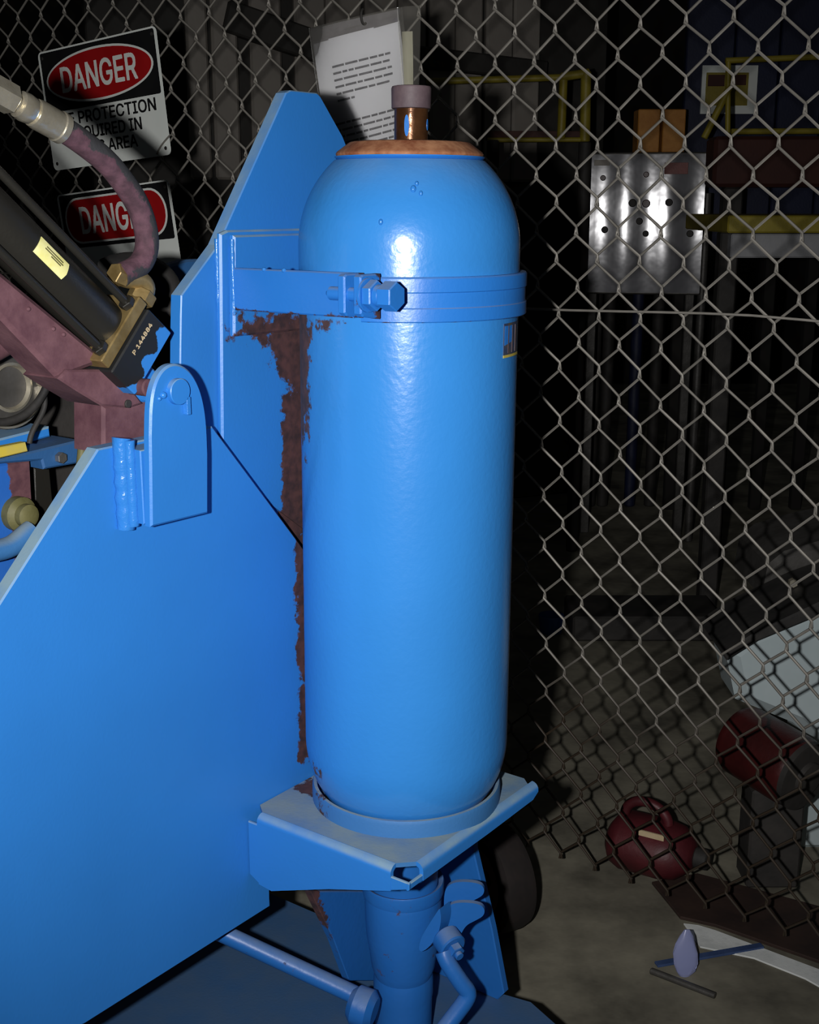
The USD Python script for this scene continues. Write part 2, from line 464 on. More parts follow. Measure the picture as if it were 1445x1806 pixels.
# ------------------------------------------------------------------ the blue machine frame
frame = Thing('press_frame', 'blue painted welded steel machine frame with tall tapered plate and shelf', 'machine frame', W(-.12, -.15, -H), math.pi / 2 - TH)
Q0 = -.1195
big = pq([(173, 792), (232, 780), (375, 752), (530, 960)], Q0)
big += [np.array([.16, onq(530, 960, Q0)[1] - .26]), np.array([.16, -.672]), np.array([-.1125, -.672]), np.array([-.1125, -.799]), onq(150, 1806, Q0)]
e = (onq(5.5, 1055, Q0) - onq(173, 792, Q0))
big += [onq(5.5, 1055, Q0) + e * 3.2 + np.array([0, -.0]), ]
big[-1] = np.array([big[-1][0], -.80]) if big[-1][1] < -.80 else big[-1]
big = np.array(big)
sp_ = part(frame, 'side_plate', prism(big, Q0 - .017, Q0, .0015, FQ, fine=.012), M_FRAME, rust=lambda V: rust_plates(V) * (np.abs(sqz(V)[1] - Q0) < .004))

tall = pq([(505, 163), (513, 159), (560, 164), (566, 170), (605, 240)], -.149)
tall += [np.array([.125, -.005]), np.array([.125, -.55]), np.array([-.196, -.55])] + pq([(318, 640), (319, 560), (320, 521), (385, 432), (400, 398)], -.149)
part(frame, 'upright_plate', prism(np.array(tall), -.165, -.149, .0012, FQ, fine=.012), M_FRAME, rust=rust_plates)
col = np.array(pq([(389, 412), (402, 406)], -.142) + [np.array([.06, -.027]), np.array([.06, -.42]), onq(391, 775, -.142) + [0, -.03]])
part(frame, 'column_plate', prism(col, -.149, -.142, .0022, FQ, fine=.007), M_FRAME, rust=rust_plates)
pad = np.array(pq([(413, 415)], -.134) + [np.array([.05, onq(413, 415, -.134)[1]]), np.array([.05, -.137])] + pq([(485, 587), (413, 594)], -.134))
part(frame, 'pad_plate', prism(pad, -.142, -.134, .0022, FQ, fine=.006), M_FRAME, rust=rust_plates)
# seam welds
part(frame, 'weld_bead', tube([W(onq(389, 412, -.142)[0] - .0008 + .0003 * math.sin(i * 1.7), -.1475, -.035 - i * .006) for i in range(32)], [.0024 + .0002 * math.sin(i * 2.1) for i in range(32)], 8), M_WELD, 60)
pe = onq(413, 415, -.134)
part(frame, 'weld_bead', tube([W(pe[0] - .001, -.1365, pe[1] - .004 - i * .005) for i in range(19)], [.0025 + .0003 * math.sin(i * 2.3) for i in range(19)], 8), M_WELD, 60)



def rounded(pts, times=2):
    P = [np.asarray(p, float) for p in pts]
    for _ in range(times):
        P = [P[0]] + [q for a, b in zip(P[:-1], P[1:]) for q in (a * .75 + b * .25, a * .25 + b * .75)] + [P[-1]]
    return P


# pivot lug
QL = -.083
lugp = pq([(267, 930), (368, 905), (368, 800), (366, 745), (360, 705), (350, 675), (335, 652), (315, 641), (298, 643), (283, 656), (272, 680), (266, 715), (265, 770)], QL)
lugp = lugp[:2] + rounded(lugp[2:])
lug = part(frame, 'pivot_lug', prism(np.array(lugp), QL - .0105, QL, .002, FQ), M_FRAME, rust=no_rust)
l0, l1 = onq(267, 930, QL), onq(368, 905, QL)
part(lug, 'spacer', prism(np.array([(l0[0] + .0005, l0[1] + .001), (l1[0] - .004, l0[1] + .001), (l1[0] - .004, -.224), (l0[0] + .0005, -.224)]), Q0, QL - .0105, .001, FQ), M_FRAME, rust=no_rust)
bs = onq(267, 930, QL)[0] - .004
part(lug, 'weld_bead', tube([W(bs + .0006 * math.sin(i * 1.9), Q0 + .005, -.302 + i * .0052) for i in range(18)], [.0085 + .0005 * math.sin(i * 2.3) for i in range(18)], 12), M_WELD, 60)
part(lug, 'weld_bead', tube([W(bs + .003, Q0 + .013 + .0004 * math.sin(i * 2.9), -.298 + i * .0055) for i in range(16)], [.0055 + .0004 * math.sin(i * 1.7) for i in range(16)], 10), M_WELD, 60)
pc = onq(311, 690, QL)
part(lug, 'pivot_pin', rod(W(pc[0], QL - .002, pc[1]), W(pc[0], QL + .006, pc[1]), .0125, 28), M_FRAME, rust=no_rust)
kp = onq(326, 715, QL)
part(lug, 'keeper', block(W(kp[0], QL + .003, kp[1]), (.005, .006, .017), [ES, EN, EZ]), M_WELD, label='small keeper tab below the pin')
for i, (x, y) in enumerate(((288, 697), (297, 688), (281, 703))):
    a = onq(x, y, QL)
    part(lug, 'weld_spot', trimesh.creation.icosphere(2, .0035 - .0006 * i).apply_translation(W(a[0], QL, a[1])), M_WELD, True)

# shelf: bent sheet with two flanges
ZS = -.663
sheet = np.array([(-.137, -.104), (-.126, -.118), (.110, -.118), (.110, .088), (.100, .099), (-.122, .099), (-.137, .084)])
hole = 48
top = Polygon(sheet).difference(Point(0.0, 0.0).buffer(.098, 24))
tm = trimesh.creation.extrude_polygon(top, .005, engine='earcut').subdivide_to_size(.02)
V = tm.vertices; tm.vertices = FQ(V[:, 0], ZS - .005 + V[:, 2], V[:, 1])
if tm.volume < 0: tm.invert()


def shelf_rust(V):
    s, q, z = sqz(V)
    return np.clip(1 - np.hypot(s + .055, q + .10) / .045, 0, 1) * .9


shelf = part(frame, 'shelf', tm, M_DUSTY, rust=shelf_rust, label='shelf top under a film of grey dust')


def flange(at_along, bend_range, hs, along_is_q, sgn):
    """bent lip: bend + skirt. hs: list of (position, depth)"""
    rings = []
    r, t = .009, .005
    for pos, depth in hs:
        pts = [(r - r * math.sin(a), -r + r * math.cos(a)) for a in np.linspace(0, math.pi / 2, 6)]           # outer: inward offset, z
        pts += [(0, -depth)]
        inn = [(t, -depth)] + [(r - (r - t) * math.sin(a), -r + (r - t) * math.cos(a)) for a in np.linspace(math.pi / 2, 0, 6)]
        ring = []
        for o, z in pts + inn:
            c = at_along - sgn * o
            ring.append(W(c, pos, ZS + z) if along_is_q else W(pos, c, ZS + z))
        rings.append(ring)
    return skin(rings)


left = flange(-.1465, None, [(-.104, .0855), (-.085, .0875), (0, .055), (.084, .0275)], True, -1)
left2 = prism(np.array([(-.1185, ZS - .012), (-.1185, ZS - .078), (-.104, ZS - .0855), (.084, ZS - .0275), (.1075, ZS - .0185), (.1075, ZS - .0115)])[::-1], -.1460, -.1420, .001, FS)
part(shelf, 'flange', trimesh.util.concatenate([left, left2]), M_FRAME, rust=no_rust)
right = flange(.108, None, [(-.122, .019), (.0, .019), (.098, .017), (.110, .011)], False, 1)
right2 = prism(np.array([(-.1465, ZS - .012), (-.1465, ZS - .0195), (.1, ZS - .018), (.1, ZS - .012)]), .1035, .1075, .001, FQ)
part(shelf, 'flange', trimesh.util.concatenate([right, right2]), M_FRAME, rust=no_rust)
part(frame, 'collar_ring', lathe([(.101, -.0045), (.1075, -.004), (.1085, 0), (.1085, .015), (.107, .019), (.1035, .019), (.1015, .016), (.101, -.0045)], TANK + [-.0036, 0, ZS], n=72), M_DUSTY, rust=lambda V: np.clip(1 - np.linalg.norm((V - W(-.09, -.05, ZS))[:, :2], axis=1) / .05, 0, 1) * .6)

# clamp arm welded to the pad plate
arm = np.array([(-.134, -.0645), (.024, -.0645), (.024, -.1075), (-.134, -.1075)])
part(frame, 'clamp_arm', prism(arm, -.1245, -.1165, .0015, FS, fine=.01), M_CLAMP, rust=lambda V: np.clip((-.098 - sqz(V)[2]) / .01, 0, 1) * .55)

for x, y in ((465, 472), (500, 473)):
    a = ons(x, y, -.1245)
    part(frame, 'paint_drip', trimesh.creation.icosphere(2, .0024).apply_translation(W(-.1238, a[0], -.0648)), M_WELD, True)
# support below the shelf: gusset, leg plate, base
leg = [ons(x, y, .12) for x, y in ((835, 1500), (868, 1640), (889, 1752), (760, 1806), (640, 1806))]
leg = np.array([(-.005, -.69), leg[0] + [.0, .08], *leg[:3], (.05, -.985), (-.19, -.985), (-.19, -.69)])
part(frame, 'leg_plate', prism(leg, .12, .132, .0015, FS), M_VALVE, rust=no_rust)
gus = [onq(x, y, -.075) for x, y in ((548, 1572), (700, 1572), (705, 1730), (616, 1730), (590, 1660))]
part(frame, 'gusset', prism(np.array(gus), -.087, -.075, .001, FQ, fine=.008), M_VALVE, rust=lambda V: np.clip(1.05 - (sqz(V)[0] - (onq(548, 1572, -.075)[0] + (onq(548, 1572, -.075)[1] - sqz(V)[2]) * .28)) / .028, 0, 1) * .9)
sk = [(.139, .049), (.146, .087), (.120, .150), (.05, .24), (-.42, .24), (-.42, -.55), (.139, -.55)]
part(frame, 'base', prism(np.array(sk), -H + .001, -.985, .004, FZ), M_SKID)

# ------------------------------------------------------------------ accumulator tank
tilt = trimesh.transformations.rotation_matrix(-math.radians(.34), [0, 1, 0], W(0, 0, .0))
acc = Thing('accumulator', 'tall blue accumulator bottle with rusty top ring standing on the shelf', 'accumulator', W(0, 0, ZS))


def tilted(m):
    m = m.copy(); m.apply_transform(trimesh.transformations.rotation_matrix(math.radians(.34), [0, 1, 0], TANK)); return m


R = .115; ZB, ZT = -.588, -.043
prof = [(R * math.sin(a), ZB - R * math.cos(a)) for a in np.linspace(.28, math.pi / 2, 22)]
prof += [(R, z) for z in np.linspace(ZB, ZT, 70)[1:]]
prof += [(R * math.cos(a), ZT + R * math.sin(a)) for a in np.linspace(0, math.acos(.0775 / R), 20)[1:]]
prof += [(.0765, prof[-1][1] + .0005)]
shell = lathe(prof, TANK, n=144)
part(acc, 'shell', tilted(shell), M_TANK, 30, rust=tank_rust)
zc = prof[-1][1]
part(acc, 'rim', tilted(lathe([(.0705, zc - .003), (.0745, zc), (.0770, zc + .0025), (.0768, zc + .0035), (.07, zc + .004)], TANK, n=96)), M_CLAMP, rust=no_rust)
part(acc, 'top_ring', tilted(lathe([(.072, zc + .001), (.0752, zc + .0035), (.0758, zc + .006), (.0745, zc + .008), (.0625, zc + .0168), (.0605, zc + .0178), (.02, zc + .0185)], TANK, n=96)), M_RUST, label='rust brown bevelled ring on top')
zt = zc + .0175
stem = part(acc, 'stem', tilted(lathe([(.0195, zt), (.0195, zt + .002), (.0172, zt + .0028), (.0172, .094)], W(.002, 0, 0), n=48)), M_NECK, label='glossy brown valve stem')
for dz, ang, w, h in ((.076, -105, .005, .021), (.0775, -18, .004, .011)):
    pts = [(w * math.cos(a) * .5, h * math.sin(a) * .5) for a in np.linspace(0, 2 * math.pi, 18, endpoint=False)]
    pm = prism(np.array(pts), 0, .0006, 0, lambda u, v, hh: np.stack([(.0171 + hh) * np.cos(math.radians(ang) + u / .0172), (.0171 + hh) * np.sin(math.radians(ang) + u / .0172), v], 1) + W(.002, 0, dz))
    part(stem, 'paint_fleck', tilted(pm), M_CLAMP, rust=no_rust, label='fleck of blue paint')
part(acc, 'stem_cap', tilted(lathe([(.0185, .0928), (.0200, .0935), (.0203, .1125), (.0195, .1145), (.0175, .1150)], W(.002, 0, 0), n=48)), M_PLUM, label='dull plum coloured protective cap')
# paint drips and blobs on the shell
for zz, ang, r in ((-.0175, -104, .0022), (.013, -88, .0028), (.009, -84, .002), (.018, -86, .002)):
    rr = R if zz < ZT else math.sqrt(max(0, R * R - (zz - ZT) ** 2))
    b = trimesh.creation.icosphere(2, r); b.vertices *= [1, 1, 1.4]
    part(acc, 'paint_blob', tilted(b.apply_translation(TANK + [rr * math.cos(math.radians(ang)), rr * math.sin(math.radians(ang)), zz])), M_WELD, True)


def on_tank(u, v, h, ang, z0):
    a = math.radians(ang) + u / R
    return np.stack([(R + h) * np.cos(a), (R + h) * np.sin(a), z0 + v], 1) + TANK


def decal(pts, h0, h1, ang, z0):
    m = prism(np.array(pts), h0, h1, 0, lambda u, v, h: np.stack([u, v, h], 1), fine=.006)
    V = m.vertices; m.vertices = on_tank(V[:, 0], V[:, 1], V[:, 2], ang, z0)
    return tilted(m)


da = -24.5
dec = part(acc, 'decal', decal([(-.019, -.017), (.023, -.017), (.023, .017), (-.019, .017)], -.0005, .0006, da, -.134), M_DECALD, label='dark half painted over maker decal with yellow edge')
part(dec, 'decal_edge', decal([(-.019, -.0175), (.023, -.0175), (.023, -.0148), (-.019, -.0148)], 0, .0010, da, -.134), M_DECALY, label='yellow strip')
part(dec, 'decal_paint', decal([(-.0175, -.005), (-.001, -.002), (.002, .0145), (-.0175, .0145)], 0, .0009, da, -.134), M_CLAMP, rust=no_rust, label='blue overspray')
for i in range(3):
    part(dec, 'decal_bar', decal([(-.010 + i * .010, -.013), (-.008 + i * .010, -.013), (-.008 + i * .010, .0145), (-.010 + i * .010, .0145)], 0, .0010, da, -.134), M_PLUM)

# ------------------------------------------------------------------ clamp band round the tank
clamp = Thing('clamp_band', 'blue steel clamp band bolted around the upper tank', 'clamp', W(.0, .0, -.11))


def band(profile, a0, a1, n=90):
    rings = []
    for a in np.linspace(a0, a1, n):
        d = math.cos(a) * EN + math.sin(a) * ES
        rings.append([TANK + d * r + EZ * z for r, z in profile])
    return skin(rings)


A0 = math.radians(-76); A1 = math.radians(100)
part(clamp, 'band', band([(.1155, -.1115), (.1215, -.1115), (.1225, -.1105), (.1225, -.0985), (.1213, -.0975), (.1213, -.0835), (.1226, -.0825), (.1226, -.0700), (.1215, -.0685), (.1155, -.0685)], A0, A1), M_CLAMP, 30,
     rust=lambda V: np.clip(1 - np.abs(V[:, 2] - H + .1115) / .0025, 0, 1) * .5)


def clamp_rust(V):
    s, q, z = sqz(V)
    return .26 + np.clip((s + .137) / .02, 0, 1) * .5


fl = [(-.148, -.1005), (-.148, -.0665), (-.144, -.0645), (-.117, -.0645), (-.117, -.1075), (-.144, -.1035)]
part(clamp, 'flange', prism(np.array(fl), .0245, .0335, .0015, lambda u, v, h: FQ(u, v, h), fine=.005), M_CLAMP, rust=clamp_rust)
part(clamp, 'flange', prism(np.array(fl), .0435, .053, .0015, lambda u, v, h: FQ(u, v, h), fine=.005), M_CLAMP, rust=clamp_rust)
bz, bsx = -.0835, -.1385
bolt = part(clamp, 'bolt', [rod(W(bsx, .008, bz), W(bsx, .078, bz), .0065, 20), lathe([(.002, 0), (.0065, .008)], W(bsx, .004, bz), EN, 20)], M_CLAMP, rust=lambda V: .12 + 0 * V[:, 0])
part(bolt, 'bolt_head', hexrod(W(bsx, .073, bz), W(bsx, .0885, bz), .0138), M_CLAMP, rust=no_rust)
part(clamp, 'nut', hexrod(W(bsx, .056, bz), W(bsx, .066, bz), .0145), M_CLAMP, rust=no_rust)
part(clamp, 'washer', rod(W(bsx, .053, bz), W(bsx, .056, bz), .016, 28), M_CLAMP, rust=lambda V: .35 + 0 * V[:, 0])
part(clamp, 'washer', rod(W(bsx, .066, bz), W(bsx, .072, bz), .0105, 28), M_CLAMP, rust=lambda V: .3 + 0 * V[:, 0])

# ------------------------------------------------------------------ ball valve below the shelf
VX = np.array([-.0075, 0, 0])
valve = Thing('ball_valve', 'blue painted ball valve with bent lever handle under the shelf', 'valve', W(0, 0, -.985) + VX)
c0 = TANK + VX


def vrust(V):
    return .10 + .22 * meshkit.noise(V * 30)


part(valve, 'neck', lathe([(.03, -.70), (.041, -.7005), (.041, -.79), (.03, -.79)], c0, n=48), M_VALVE, rust=no_rust)
part(valve, 'collar', lathe([(.043, -.792), (.0475, -.7905), (.0485, -.786), (.0485, -.776), (.0475, -.7735), (.0445, -.7745), (.042, -.777), (.041, -.790)], c0, n=64), M_VALVE, rust=vrust)
part(valve, 'body', lathe([(.028, -.902), (.034, -.900), (.038, -.888), (.0405, -.868), (.044, -.845), (.0455, -.82), (.0458, -.796), (.043, -.788)], c0, n=64), M_VALVE, rust=vrust)
part(valve, 'lower_pipe', lathe([(.03, -.984), (.034, -.984), (.035, -.93), (.036, -.925), (.036, -.905), (.033, -.893)], c0, n=48), M_VALVE, rust=vrust)
part(valve, 'pipe_clamp', rod(at(618, 1768, 1.268), at(662, 1784, 1.258), .0225, 28, c=.007), M_VALVE, rust=vrust)
part(valve, 'side_pipe', rod(at(380, 1640, 1.30), at(655, 1768, 1.275), .0105, 20), M_VALVE, rust=lambda V: .25 + 0 * V[:, 0])
# stop bracket: two thin rounded tabs
Yb = 1.285
tabpts = lambda dx, dy: rounded([at(x + dx, y + dy, Yb) for x, y in ((783, 1652), (783, 1610), (792, 1596), (812, 1591), (846, 1594), (856, 1604), (853, 1616), (838, 1624), (822, 1632), (812, 1650))])


def slab(pts, d, mat=None):
    """closed loop of world points thickened along d"""
    P = np.array(pts); d = np.asarray(d, float)
    c = P.mean(0); n = np.linalg.svd(P - c)[2]
    uv = (P - c) @ n[:2].T
    tv, tf = trimesh.creation.triangulate_polygon(Polygon(uv), engine='earcut')
    k = len(P); m = trimesh.Trimesh(np.vstack([P, P + d]), process=False)
    base = np.array([np.argmin(np.linalg.norm(uv - t, axis=1)) for t in tv])
    f = base[np.asarray(tf)].tolist(); f += (base[np.asarray(tf)][:, ::-1] + k).tolist()
    for a in range(k):
        b = (a + 1) % k; f += [[a, k + b, b], [a, k + a, k + b]]
    m = trimesh.Trimesh(np.vstack([P, P + d]), f, process=True); trimesh.repair.fix_normals(m)
    if m.volume < 0: m.invert()
    return m


part(valve, 'stop_bracket', slab(tabpts(0, 0), (.001, .006, 0)), M_VALVE, 20, rust=no_rust)
part(valve, 'stop_bracket', slab(tabpts(1, -12), np.array((.001, .006, 0))).apply_translation([0, .020, .006]), M_VALVE, 20, rust=no_rust)
part(valve, 'bracket_web', slab(rounded([at(x, y, 1.268) for x, y in ((776, 1603), (779, 1622), (772, 1652), (752, 1676), (738, 1679), (742, 1655), (757, 1630), (774, 1604))]), (.012, .016, 0)), M_VALVE, 20, rust=vrust)
hub = at(797, 1668, 1.262)
hx = np.array([.50, -.82, -.28]); hx /= np.linalg.norm(hx)
part(valve, 'pivot_hub', rod(hub - hx * .016, hub + hx * .004, .0165, 28), M_VALVE, rust=no_rust)
part(valve, 'pivot_nut', [hexrod(hub + hx * .004, hub + hx * .013, .0095), rod(hub + hx * .013, hub + hx * .018, .005, 16)], M_VALVE, rust=lambda V: .3 + 0 * V[:, 0])
lv = smooth_path([at(782, 1678, 1.255), at(790, 1697, 1.250), at(806, 1722, 1.246), at(819, 1740, 1.244), at(826, 1752, 1.243), at(821, 1765, 1.241), at(808, 1783, 1.238), at(785, 1813, 1.232), at(765, 1838, 1.228)], 40)
part(valve, 'lever', tube(lv, .0098, 14), M_VALVE, 40, rust=no_rust, label='bent round lever')

# ------------------------------------------------------------------ hydraulic cylinder
cyl = Thing('hydraulic_cylinder', 'black tie rod hydraulic cylinder slanting in from the left', 'hydraulic cylinder', W(-.25, -.165, -.2), math.pi / 2 - TH)
QA = -.162                      # axis plane
t0, t1 = onq(0, 305, -.14), onq(245, 555, -.14)
b0, b1 = onq(0, 440, -.14), onq(205, 640, -.14)
mid0, mid1 = (t0 + b0) / 2, (t1 + b1) / 2
ax2 = (mid1 - mid0) / np.linalg.norm(mid1 - mid0); pe2 = np.array([ax2[1], -ax2[0]])      # along, across (in s, z)
if pe2[1] < 0: pe2 = -pe2
half = abs((t1 - b1) @ pe2) / 2
AX = ax2[0] * ES + ax2[1] * EZ; PE = pe2[0] * ES + pe2[1] * EZ
end = mid1                      # where the barrel meets the cap strip


def CP(a, pd, q):               # along from the end, across, depth
    p = end + ax2 * a + pe2 * pd
    return W(p[0], q, p[1])


part(cyl, 'barrel', lathe([(half * .93, -.5), (half * .93, -.012)], CP(0, 0, QA), AX, 48), M_BLACK)
for pd, q in ((half, -.141), (-half, -.141), (half, -.183), (-half, -.183)):
    tr = part(cyl, 'tie_rod', rod(CP(-.5, pd, q), CP(-.014, pd, q), .0042, 14), M_BLACK)
    part(tr, 'tie_rod_nut', hexrod(CP(-.024, pd, q), CP(-.0175, pd, q), .0078), M_BLACK)
part(cyl, 'cap_strip', block(CP(-.0115, -.0005, QA), (.0125, .0765, .058), [AX, PE, EN], c=.0012), M_BRASS, label='dull brass coloured edge of the end cap')


def block_rust(V):
    D = V - CP(0, 0, QA)
    a, pd = D @ AX, D @ PE
    return np.clip(.5 + (a - .0225 - .10 * np.maximum(0, .006 - pd) - .006 * np.sin(pd * 190)) / .012, 0, 1) * .95


bm = block(CP(.0145, -.004, QA + .002), (.038, .0745, .062), [AX, PE, EN], c=.0015).subdivide_to_size(.004)
blk = part(cyl, 'end_block', bm, M_BLOCK, 30, rust=block_rust, label='black end block half painted blue')
# stamped digits, worn; read across the block
st = meshkit.text_mesh('P 144884', .0042, .0004, True)
lo, hi = st.bounds; st.vertices[:, 0] *= .036 / (hi[0] - lo[0])
part(blk, 'stamping', place(st, CP(.0085, -.013, QA + .0331), PE, -AX), M_TAN, label='stamped number')
part(cyl, 'clevis_eye', lathe([(.016, -.012), (.018, -.010), (.018, .010), (.016, .012)], CP(.054, -.016, QA), EN, 32), M_FRAME, rust=no_rust)
part(cyl, 'clevis_neck', block(CP(.042, -.010, QA), (.022, .026, .022), [AX, PE, EN]), M_FRAME, rust=no_rust)
part(cyl, 'pin', rod(W(pc[0], QA - .02, pc[1]), W(pc[0], Q0 - .0005, pc[1]), .0085, 24), M_MAROON)
# paper label wrapped on the barrel
lc = (onq(72, 428, -.137) + onq(103, 502, -.137) + onq(116, 472, -.137) + onq(55, 455, -.137)) / 4 - end
la = lc @ ax2; rb = half * .93


def on_barrel(u, v, h, a0, ang0):
    an = ang0 + v / rb
    return CP(0, 0, QA) + np.outer(a0 + u, AX) + ((rb + h) * np.sin(an))[:, None] * PE + ((rb + h) * np.cos(an))[:, None] * EN


def barrel_label(pts, h0, h1, a0, ang0):
    m = prism(np.array(pts), h0, h1, 0, lambda u, v, h: np.stack([u, v, h], 1), fine=.004)
    V = m.vertices; m.vertices = on_barrel(V[:, 0], V[:, 1], V[:, 2], a0, ang0)
    if m.volume < 0: m.invert()
    return m


lab = part(cyl, 'label', barrel_label([(-.019, -.0085), (.019, -.0085), (.0205, -.002), (.019, .0085), (-.019, .0085)], -.0003, .0006, la, .10), M_YELLOWLAB, label='small pale yellow sticker')
for v0, u0, u1 in ((.0045, -.010, .012), (.0022, -.011, .013), (.0002, -.002, .011)):
    part(lab, 'print_line', barrel_label([(u0, v0 - .0006), (u1, v0 - .0006), (u1, v0 + .0006), (u0, v0 + .0006)], .0002, .0008, la, .10), M_OLIVE)

# elbow adapter and hose
elb = Thing('elbow_fitting', 'brass coloured elbow adapter on the cylinder end port', 'pipe fitting', CP(.004, half + .014, QA))
EQ = lambda x, y, q=-.150: W(*[(lambda a: (a[0], q, a[1]))(onq(x, y, q))][0])
part(elb, 'elbow_body', tube(smooth_path([EQ(216, 487), EQ(235, 492), EQ(250, 497), EQ(257, 508), EQ(252, 522), EQ(244, 537)], 24), .0095, 18), M_BRASS, 40)
part(elb, 'swivel_nut', hexrod(EQ(200, 481), EQ(219, 489), .0105), M_BRASS)
part(elb, 'port_nut', hexrod(EQ(254, 515), EQ(245, 533), .0135), M_BRASS)
hose = Thing('hydraulic_hose', 'scuffed black and maroon rubber hydraulic hose arching above the cylinder', 'hose', EQ(262, 440, -.165))
hp = [(102, 222), (130, 240), (160, 262), (190, 288), (218, 322), (242, 360), (256, 400), (259, 435), (250, 462), (232, 477), (212, 486)]
hq = np.linspace(-.150, -.150, len(hp)); hpts = []
for (x, y), q in zip(hp, hq):
    a = onq(x, y, q); hpts.append(W(a[0], q, a[1]))
hpath = smooth_path(hpts, 70)


def overspray(V):               # maroon primer caught the lower, inner side of the hose
    k = np.argmin(((V[:, None] - hpath[None]) ** 2).sum(2), 1)
    side = EQ(130, 430) - hpath; side /= np.linalg.norm(side, axis=1, keepdims=True)
    o = ((V - hpath[k]) * (side[k] + EN * .12)).sum(1) / .0115
    return np.clip(.42 + .6 * o, 0, 1)


part(hose, 'rubber_hose', tube(hpath, .0115, 24).subdivide(), M_RUBBER, 50, rust=overspray)
d = hpath[0] - hpath[3]; d /= np.linalg.norm(d)
h0 = hpath[1]
d2 = (EQ(40, 187) - EQ(102, 222)); d2 /= np.linalg.norm(d2)
part(hose, 'ferrule', [lathe([(.0118, -.004), (.0140, -.003), (.0142, .003), (.0132, .004), (.0134, .026), (.0125, .030), (.0105, .031)], h0, d2, 32)], M_CHROME, label='bright plated crimp ferrule')
part(hose, 'coupling', [lathe([(.0095, .029), (.0100, .030), (.0120, .033), (.0128, .040), (.0118, .046), (.0085, .048), (.0085, .054)], h0, d2, 32)], M_CHROME)
part(hose, 'coupling_nut', hexrod(h0 + d2 * .052, h0 + d2 * .085, .0135), M_CHROME)

# ------------------------------------------------------------------ maroon beam
mar = Thing('maroon_beam', 'maroon primed square beam running below the black cylinder', 'beam', W(-.28, -.17, -.2), math.pi / 2 - TH)
QM = -.150
m0, m1, m2, m3 = onq(0, 478, QM), onq(190, 636, QM), onq(103, 668, QM), onq(0, 560, QM)
ext = (m0 - m1)
beam = np.array([m1, m2, m3 + (m3 - m2) * .6, m0 + ext * .6])
part(mar, 'tube', prism(beam, QM - .045, QM, .004, FQ), M_MAROON)
part(mar, 'end_cap', prism(np.array(pq([(103, 668), (118, 652), (206, 652), (253, 712), (228, 720), (180, 716), (140, 692)], QM + .004)), QM - .05, QM + .004, .002, FQ), M_MAROON)
part(mar, 'post', prism(np.array(pq([(182, 716), (300, 690), (300, 800), (182, 800)], QM - .004)), QM - .05, QM - .004, .003, FQ), M_MAROON)
part(mar, 'bolt_hole', rod(W(*onq(225, 712, QM + .004)[:1], QM, onq(225, 712, QM + .004)[1]), W(*onq(225, 712, QM + .004)[:1], QM + .006, onq(225, 712, QM + .004)[1]), .004, 14), M_DARK)
for x, y in ((94, 580), (112, 590), (50, 545)):
    a = onq(x, y, QM)
    part(mar, 'paint_drip', trimesh.creation.icosphere(2, .0022).apply_translation(W(a[0], QM, a[1])), M_MAROON, True)

# ------------------------------------------------------------------ power unit seen past the plate, left
pu = Thing('power_unit', 'blue and maroon hydraulic power unit behind the sloped plate edge', 'power unit', W(-.42, -.33, -H + .108), math.pi / 2 - TH)
QP = -.30
BXQ = lambda x0, y0, x1, y1, q, t: prism(np.array(pq([(x0, y0), (x1, y0), (x1, y1), (x0, y1)], q)), q - t, q, .002, FQ)
part(pu, 'cross_beam', prism(np.array(pq([(-60, 792), (0, 774), (88, 752), (90, 770), (0, 795), (-60, 812)], QP)), QP - .04, QP, .002, FQ), M_FRAME, rust=no_rust)
part(pu, 'rail', prism(np.array(pq([(-60, 825), (0, 810), (140, 776), (150, 815), (78, 828), (74, 812), (0, 818), (-60, 830)], QP + .03)), QP - .03, QP + .03, .002, FQ), M_SKID)
part(pu, 'yellow_pad', prism(np.array(pq([(-40, 798), (0, 789), (46, 780), (50, 796), (0, 808), (-40, 818)], QP + .04)), QP + .03, QP + .04, .001, FQ), M_DECALY)
part(pu, 'tank_wall', prism(np.array(pq([(-60, 826), (54, 812), (60, 925), (20, 1010), (-60, 1120)], QP + .02)), QP - .1, QP + .02, .002, FQ, fine=.012), M_MAROONBLUE,
     rust=lambda V: np.clip(.5 + (sqz(V)[0] - onq(16, 860, QP + .02)[0]) / .015, 0, 1))
part(pu, 'port_boss', lathe([(.018, -.005), (.018, .010), (.012, .014), (.012, .022), (.008, .024)], W(*[(lambda a: (a[0], QP + .02, a[1]))(onq(28, 905, QP + .02))][0]), EN, 24), M_OLIVE)
pp = [onq(x, y, QP + .05) for x, y in ((-60, 990), (0, 970), (22, 962), (38, 950), (56, 935))]
part(pu, 'pipe', tube(smooth_path([W(a[0], QP + .05, a[1]) for a in pp], 24), .011, 16), M_DUSTY, rust=no_rust)
part(pu, 'lower_body', prism(np.array(pq([(-80, 985), (30, 985), (60, 1040), (60, 1400), (-80, 1400)], QP)), QP - .2, QP, .003, FQ), M_MAROON)
part(pu, 'pedestal', block(W(-.45, -.42, -.82), (.3, .3, .32), [ES, EN, EZ]), M_DARK)
part(pu, 'back_panel', prism(np.array(pq([(60, 640), (262, 640), (262, 960), (60, 960)], -.40)), -.45, -.40, .003, FQ), M_DARK)
part(pu, 'slot_cover', prism(np.array(pq([(60, 825), (88, 820), (96, 900), (62, 950)], QP - .02)), QP - .06, QP - .02, .002, FQ), M_BLACK)
bk = onq(106, 807, QP + .032)
part(pu, 'bolt', hexrod(W(bk[0], QP + .03, bk[1]), W(bk[0], QP + .037, bk[1]), .006), M_STEEL)
